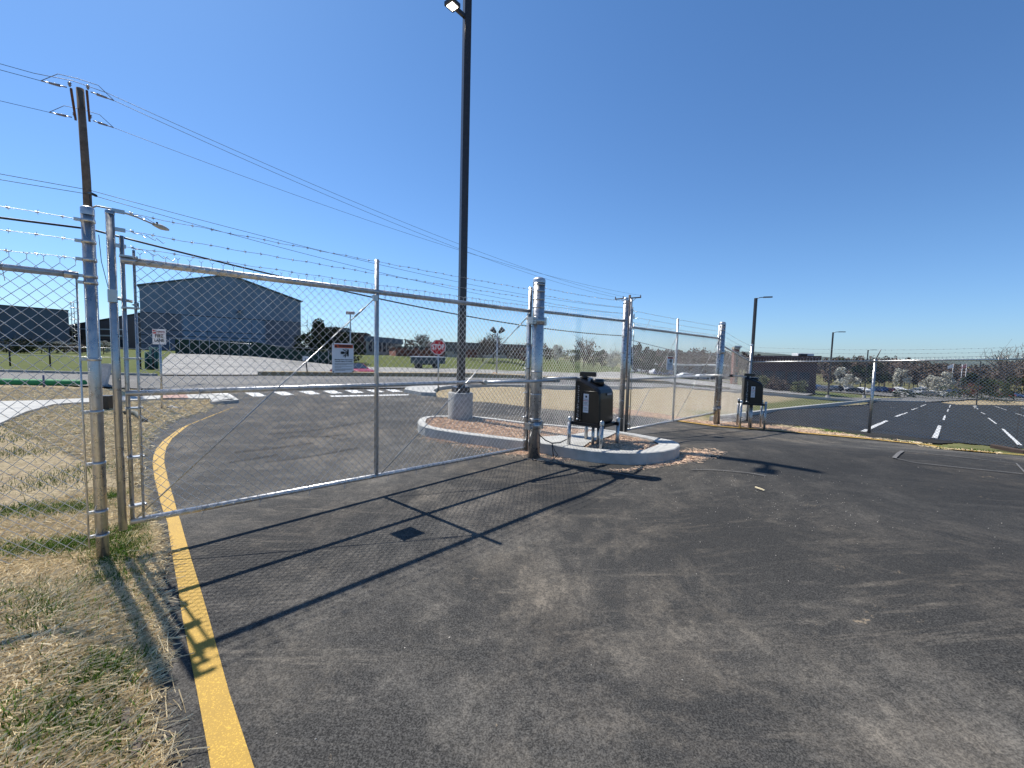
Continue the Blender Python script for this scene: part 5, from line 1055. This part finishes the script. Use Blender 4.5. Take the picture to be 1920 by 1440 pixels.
# ------------------------------------------------------------------ straw, grass, stones (nobody could count them)
def inb(P, X, Y): return inside(P, X, Y)
def strands(name, XY, ln, r, mat, lift=.02, tilt=.25, zo=0.0, dirs=None):
    n = len(XY); z = Hh(XY[:, 0], XY[:, 1])+zo+RNG.uniform(0, lift, n); th = RNG.uniform(0, math.pi*2, n) if dirs is None else dirs+RNG.normal(0, .5, n); ph = RNG.normal(0, tilt, n); L = RNG.uniform(*ln, n)
    d = np.stack([np.cos(th)*np.cos(ph), np.sin(th)*np.cos(ph), np.abs(np.sin(ph))*.6], 1)*L[:, None]/2; c = np.stack([XY[:, 0], XY[:, 1], z], 1); bend = RNG.normal(0, 1, (n, 3))*L[:, None]*.028; bend[:, 2] = np.abs(bend[:, 2])
    V1, F1 = tubes_np(c-d, c+bend, RNG.uniform(.6, 1.3, n)*r, 3); V2, F2 = tubes_np(c+bend, c+d, RNG.uniform(.6, 1.3, n)*r, 3)
    return npmesh(name, np.concatenate([V1, V2]), np.concatenate([F1, F2+len(V1)]), mat, False)
def scatter_px(n, px0, px1, py0, py1, dens=1.0):
    """random ground points, even over the ground, whose view lies in the given pixel box"""
    out = []; a = [gr(px0, py1)[:2], gr(px1, py1)[:2], gr(px1, py0)[:2], gr(px0, py0)[:2]]; P = [Vector(p) for p in a]
    xs = [p.x for p in P]; ys = [p.y for p in P]; X = RNG.uniform(min(xs), max(xs), n*4); Y = RNG.uniform(min(ys), max(ys), n*4); m = inb(P, X, Y); return np.stack([X[m], Y[m]], 1)[:n]
DRs = DRIVE
def edge_ok(A, soft=.07):
    i = inb(DRs, A[:, 0], A[:, 1]); j = inb(DRs, A[:, 0]-soft*np.minimum(RNG.exponential(.6, len(A)), 2), A[:, 1]); return A[~(i & j)]
near_ = np.concatenate([np.stack([RNG.uniform(-4.6, -.6, 330000), RNG.uniform(.7, 4.6, 330000)], 1)]); near_ = edge_ok(near_)
fld = np.sin(near_[:, 0]*3.3+near_[:, 1]*2.1)+np.sin(near_[:, 1]*4.7-near_[:, 0]*1.9)+RNG.normal(0, .7, len(near_)); near_ = near_[fld > -1.5]
tag(strands('straw', near_[:125000], (.05, .21), .0019, STRAWM, .022, .3), 'loose dry straw strewn over the verge left of the driveway', 'straw', kind='stuff')
mid_ = edge_ok(np.stack([RNG.uniform(-17, -2, 150000), RNG.uniform(4.2, 14.6, 150000)], 1), .1); mid_ = mid_[~inb(WALK, mid_[:, 0], mid_[:, 1])]; mid_ = mid_[inb([Vector((-3, 4)), Vector((-1, 4)), Vector((-6, 15)), Vector((-18, 15)), Vector((-18, 13))], mid_[:, 0], mid_[:, 1])]
tag(strands('straw', mid_[:42000], (.08, .25), .0042, STRAWM, .03, .3), 'loose dry straw on the bank around the fire lane sign', 'straw', kind='stuff')
bed = np.stack([RNG.uniform(-3, 5, 60000), RNG.uniform(5.5, 11, 60000)], 1); bed = bed[inb(inn, bed[:, 0], bed[:, 1]) & ~inb(cs_, bed[:, 0], bed[:, 1]) & ~inb(poly, bed[:, 0], bed[:, 1])]
tag(strands('straw_mulch', bed[:20000], (.03, .10), .0034, STRAWO, .015, .3, KH-.035), 'orange tan straw mulch filling the kerbed island', 'mulch', kind='stuff')
def blob(px, py, rx, ry, n):
    n = int(n*1.0)
    c = GH(px, py); a = RNG.normal(0, 1, (n, 2))*[rx, ry]; return a+[c.x, c.y]
sp = np.concatenate([blob(850, 822, .25, .12, 500), blob(880, 828, .3, .1, 900), blob(930, 838, .3, .1, 900), blob(980, 850, .25, .1, 700), blob(1030, 862, .15, .06, 300), blob(1290, 858, .12, .1, 500), blob(1310, 852, .14, .12, 500), blob(1262, 868, .12, .05, 260), blob(1200, 880, .3, .03, 150)])
sp = sp[~inb(IOp, sp[:, 0], sp[:, 1])]; tag(strands('straw', sp, (.03, .12), .0028, STRAWO, .012, .2, .008), 'orange straw spilled on the asphalt along the island kerb', 'straw', kind='stuff')
rv = np.stack([RNG.uniform(3.5, 16, 260000), RNG.uniform(8, 16, 260000)], 1); bd_ = np.interp(rv[:, 0], [p.x for p in RIGHT[:14]], [p.y for p in RIGHT[:14]]); dz = rv[:, 1]-bd_
o_ = (dz > -.03*RNG.exponential(1, len(rv))) & (dz < 1.3+.3*np.sin(rv[:, 0]*2)) & (rv[:, 0] < 9.2+RNG.normal(0, .6, len(rv))) & ~inb(PARK, rv[:, 0], rv[:, 1]); 
tag(strands('straw', rv[o_][:11000], (.05, .16), .0042, STRAWO, .05, .35), 'orange straw on the verge behind the right yellow line', 'straw', kind='stuff')
tag(strands('straw', rv[(dz > 0) & (dz < 2) & (rv[:, 0] > 8) & ~inb(PARK, rv[:, 0], rv[:, 1])][:9000], (.05, .16), .004, STRAWM, .04, .3), 'straw among the grass under the parking lot fence', 'straw', kind='stuff')
def blades(name, XY, hgt, w_, label, mat=None):
    n = len(XY); z = Hh(XY[:, 0], XY[:, 1]); th = RNG.uniform(0, 6.28, n); h = RNG.uniform(*hgt, n); s = np.stack([np.cos(th), np.sin(th), 0*th], 1)*w_; b = np.stack([XY[:, 0], XY[:, 1], z], 1); ln = RNG.normal(0, .45, (n, 2))*h[:, None]
    m_ = b+np.stack([ln[:, 0]*.4, ln[:, 1]*.4, h*.6], 1); t_ = b+np.stack([ln[:, 0], ln[:, 1], h*.95], 1)
    V = np.stack([b-s, b+s, m_+s*.7, m_-s*.7, t_], 1).reshape(-1, 3); k = np.arange(n)[:, None]*5; F = np.concatenate([k+[[0, 1, 2, 3]], k+[[3, 2, 4, 4]]])
    q = np.concatenate([k+[[0, 1, 2]], k+[[0, 2, 3]], k+[[3, 2, 4]]]); return tag(npmesh(name, V, q, mat or BLADE, False), label, 'grass', kind='stuff')
gp = []
for px, py, rx, ry, n in ((60, 962, .25, .12, 900), (140, 955, .2, .08, 700), (30, 1040, .2, .07, 600), (110, 1030, .25, .06, 900), (170, 1020, .15, .06, 700), (235, 1000, .08, .12, 700), (225, 1050, .10, .08, 500), (240, 1030, .07, .12, 500), (205, 935, .08, .1, 300), (215, 935, .05, .05, 250), (170, 1150, .18, .16, 420), (100, 1160, .2, .16, 420), (50, 1120, .2, .16, 350), (205, 1090, .1, .1, 350), (215, 1250, .05, .08, 350), (190, 1270, .08, .08, 350), (110, 1340, .12, .12, 320), (150, 1400, .12, .1, 350), (60, 1400, .12, .12, 200), (40, 850, .25, .2, 260), (170, 880, .2, .2, 240), (90, 905, .3, .2, 240)):
    gp.append(blob(px, py, rx, ry, int(n*1.8)))
gp = edge_ok(np.concatenate(gp), .02); blades('grass', gp, (.02, .08), .0026, 'green grass tufts sprouting through the straw at the left')
gm = []
for k in range(60):
    px, py = random.uniform(-20, 330), random.uniform(745, 830); gm.append(blob(px, py, .3, .3, 130))
gm = edge_ok(np.concatenate(gm), .02); gm = gm[~inb(WALK, gm[:, 0], gm[:, 1])]; blades('grass', gm, (.02, .06), .004, 'thin green grass on the bank beside the pavement')
o_ = (dz > .1) & (dz < 1.7) & (rv[:, 0] > 8.4) & ~inb(PARK, rv[:, 0], rv[:, 1]) & (np.sin(rv[:, 0]*5)+np.sin(rv[:, 1]*6+rv[:, 0]) > -.6); blades('grass', rv[o_][:18000], (.03, .10), .007, 'green grass strip between the right yellow line and the fence')
# stones and crumbs on the asphalt
def stones(name, XY, r, mat, label):
    n = len(XY); z = Hh(XY[:, 0], XY[:, 1])+.008; c = np.stack([XY[:, 0], XY[:, 1], z], 1); rr = RNG.uniform(.4, 1.2, n)*r; o = np.array([[1, 0, 0], [-1, 0, 0], [0, 1, 0], [0, -1, 0], [0, 0, .7], [0, 0, -.7]])
    V = (c[:, None, :]+o[None]*rr[:, None, None]*RNG.uniform(.6, 1.3, (n, 6, 1))).reshape(-1, 3); k = np.arange(n)[:, None]*6
    F = np.concatenate([k+[f] for f in ([0, 2, 4], [2, 1, 4], [1, 3, 4], [3, 0, 4], [2, 0, 5], [1, 2, 5], [3, 1, 5], [0, 3, 5])]); return tag(npmesh(name, V, F, mat), label, 'stones', kind='stuff')
st = np.concatenate([blob(1450, 935, .8, .45, 240), blob(1350, 905, .6, .3, 120), blob(1480, 960, .35, .25, 120), blob(1250, 900, .5, .25, 120), scatter_px(160, 300, 1900, 880, 1400)])
st = st[::2]; st = st[inb(DRIVE, st[:, 0], st[:, 1]) & ~inb(IOp, st[:, 0], st[:, 1])]
stones('gravel', st, .0045, plain('pale stone chips', (.48, .44, .38), .8, 0, .4, 60), 'pale stone chips scattered on the asphalt')
stones('gravel', blob(1020, 862, .25, .07, 160), .02, plain('broken asphalt crumbs', (.14, .12, .10), .9, 0, .4, 60), 'crumbs of dirt at the foot of the thick hinge post')
# bark pieces at the asphalt edge
for q, lb_ in ((((228, 1375), (240, 1330)), 'dark strip of bark lying in straw at the lower left'), (((250, 1425), (262, 1380)), 'second strip of bark at the asphalt edge, lower left'), (((1416, 914), (1433, 920)), 'short tan twig lying on the asphalt')):
    A = GH(*q[0], .02); B = GH(*q[1], .02); d = (B-A).normalized(); s_ = d.cross(Vector((0, 0, 1)))*(.012 if 'twig' not in lb_ else .006); m = MB(); m.prism([A-s_, A+s_*.7, A.lerp(B, .5)+s_*1.3, B+s_*.6, B-s_*.8, A.lerp(B, .5)-s_], (0, 0, .012)); tag(m.build('bark_piece' if 'twig' not in lb_ else 'twig', BARK if 'twig' not in lb_ else STRAWM, None, A), lb_, 'debris')
# wheel stop at the right under the fence
A = GH(1858, 838, .06); B = GH(1925, 846, .06); m = MB(); d = (B-A).normalized(); m.bbox((A+B)/2, ((B-A).length, .08, .09), math.atan2(d.y, d.x), .02); tag(m.build('timber_sleeper', plain('dark timber', (.05, .035, .03), .9), None, A), 'dark timber sleeper lying under the fence at the right edge', 'timber')
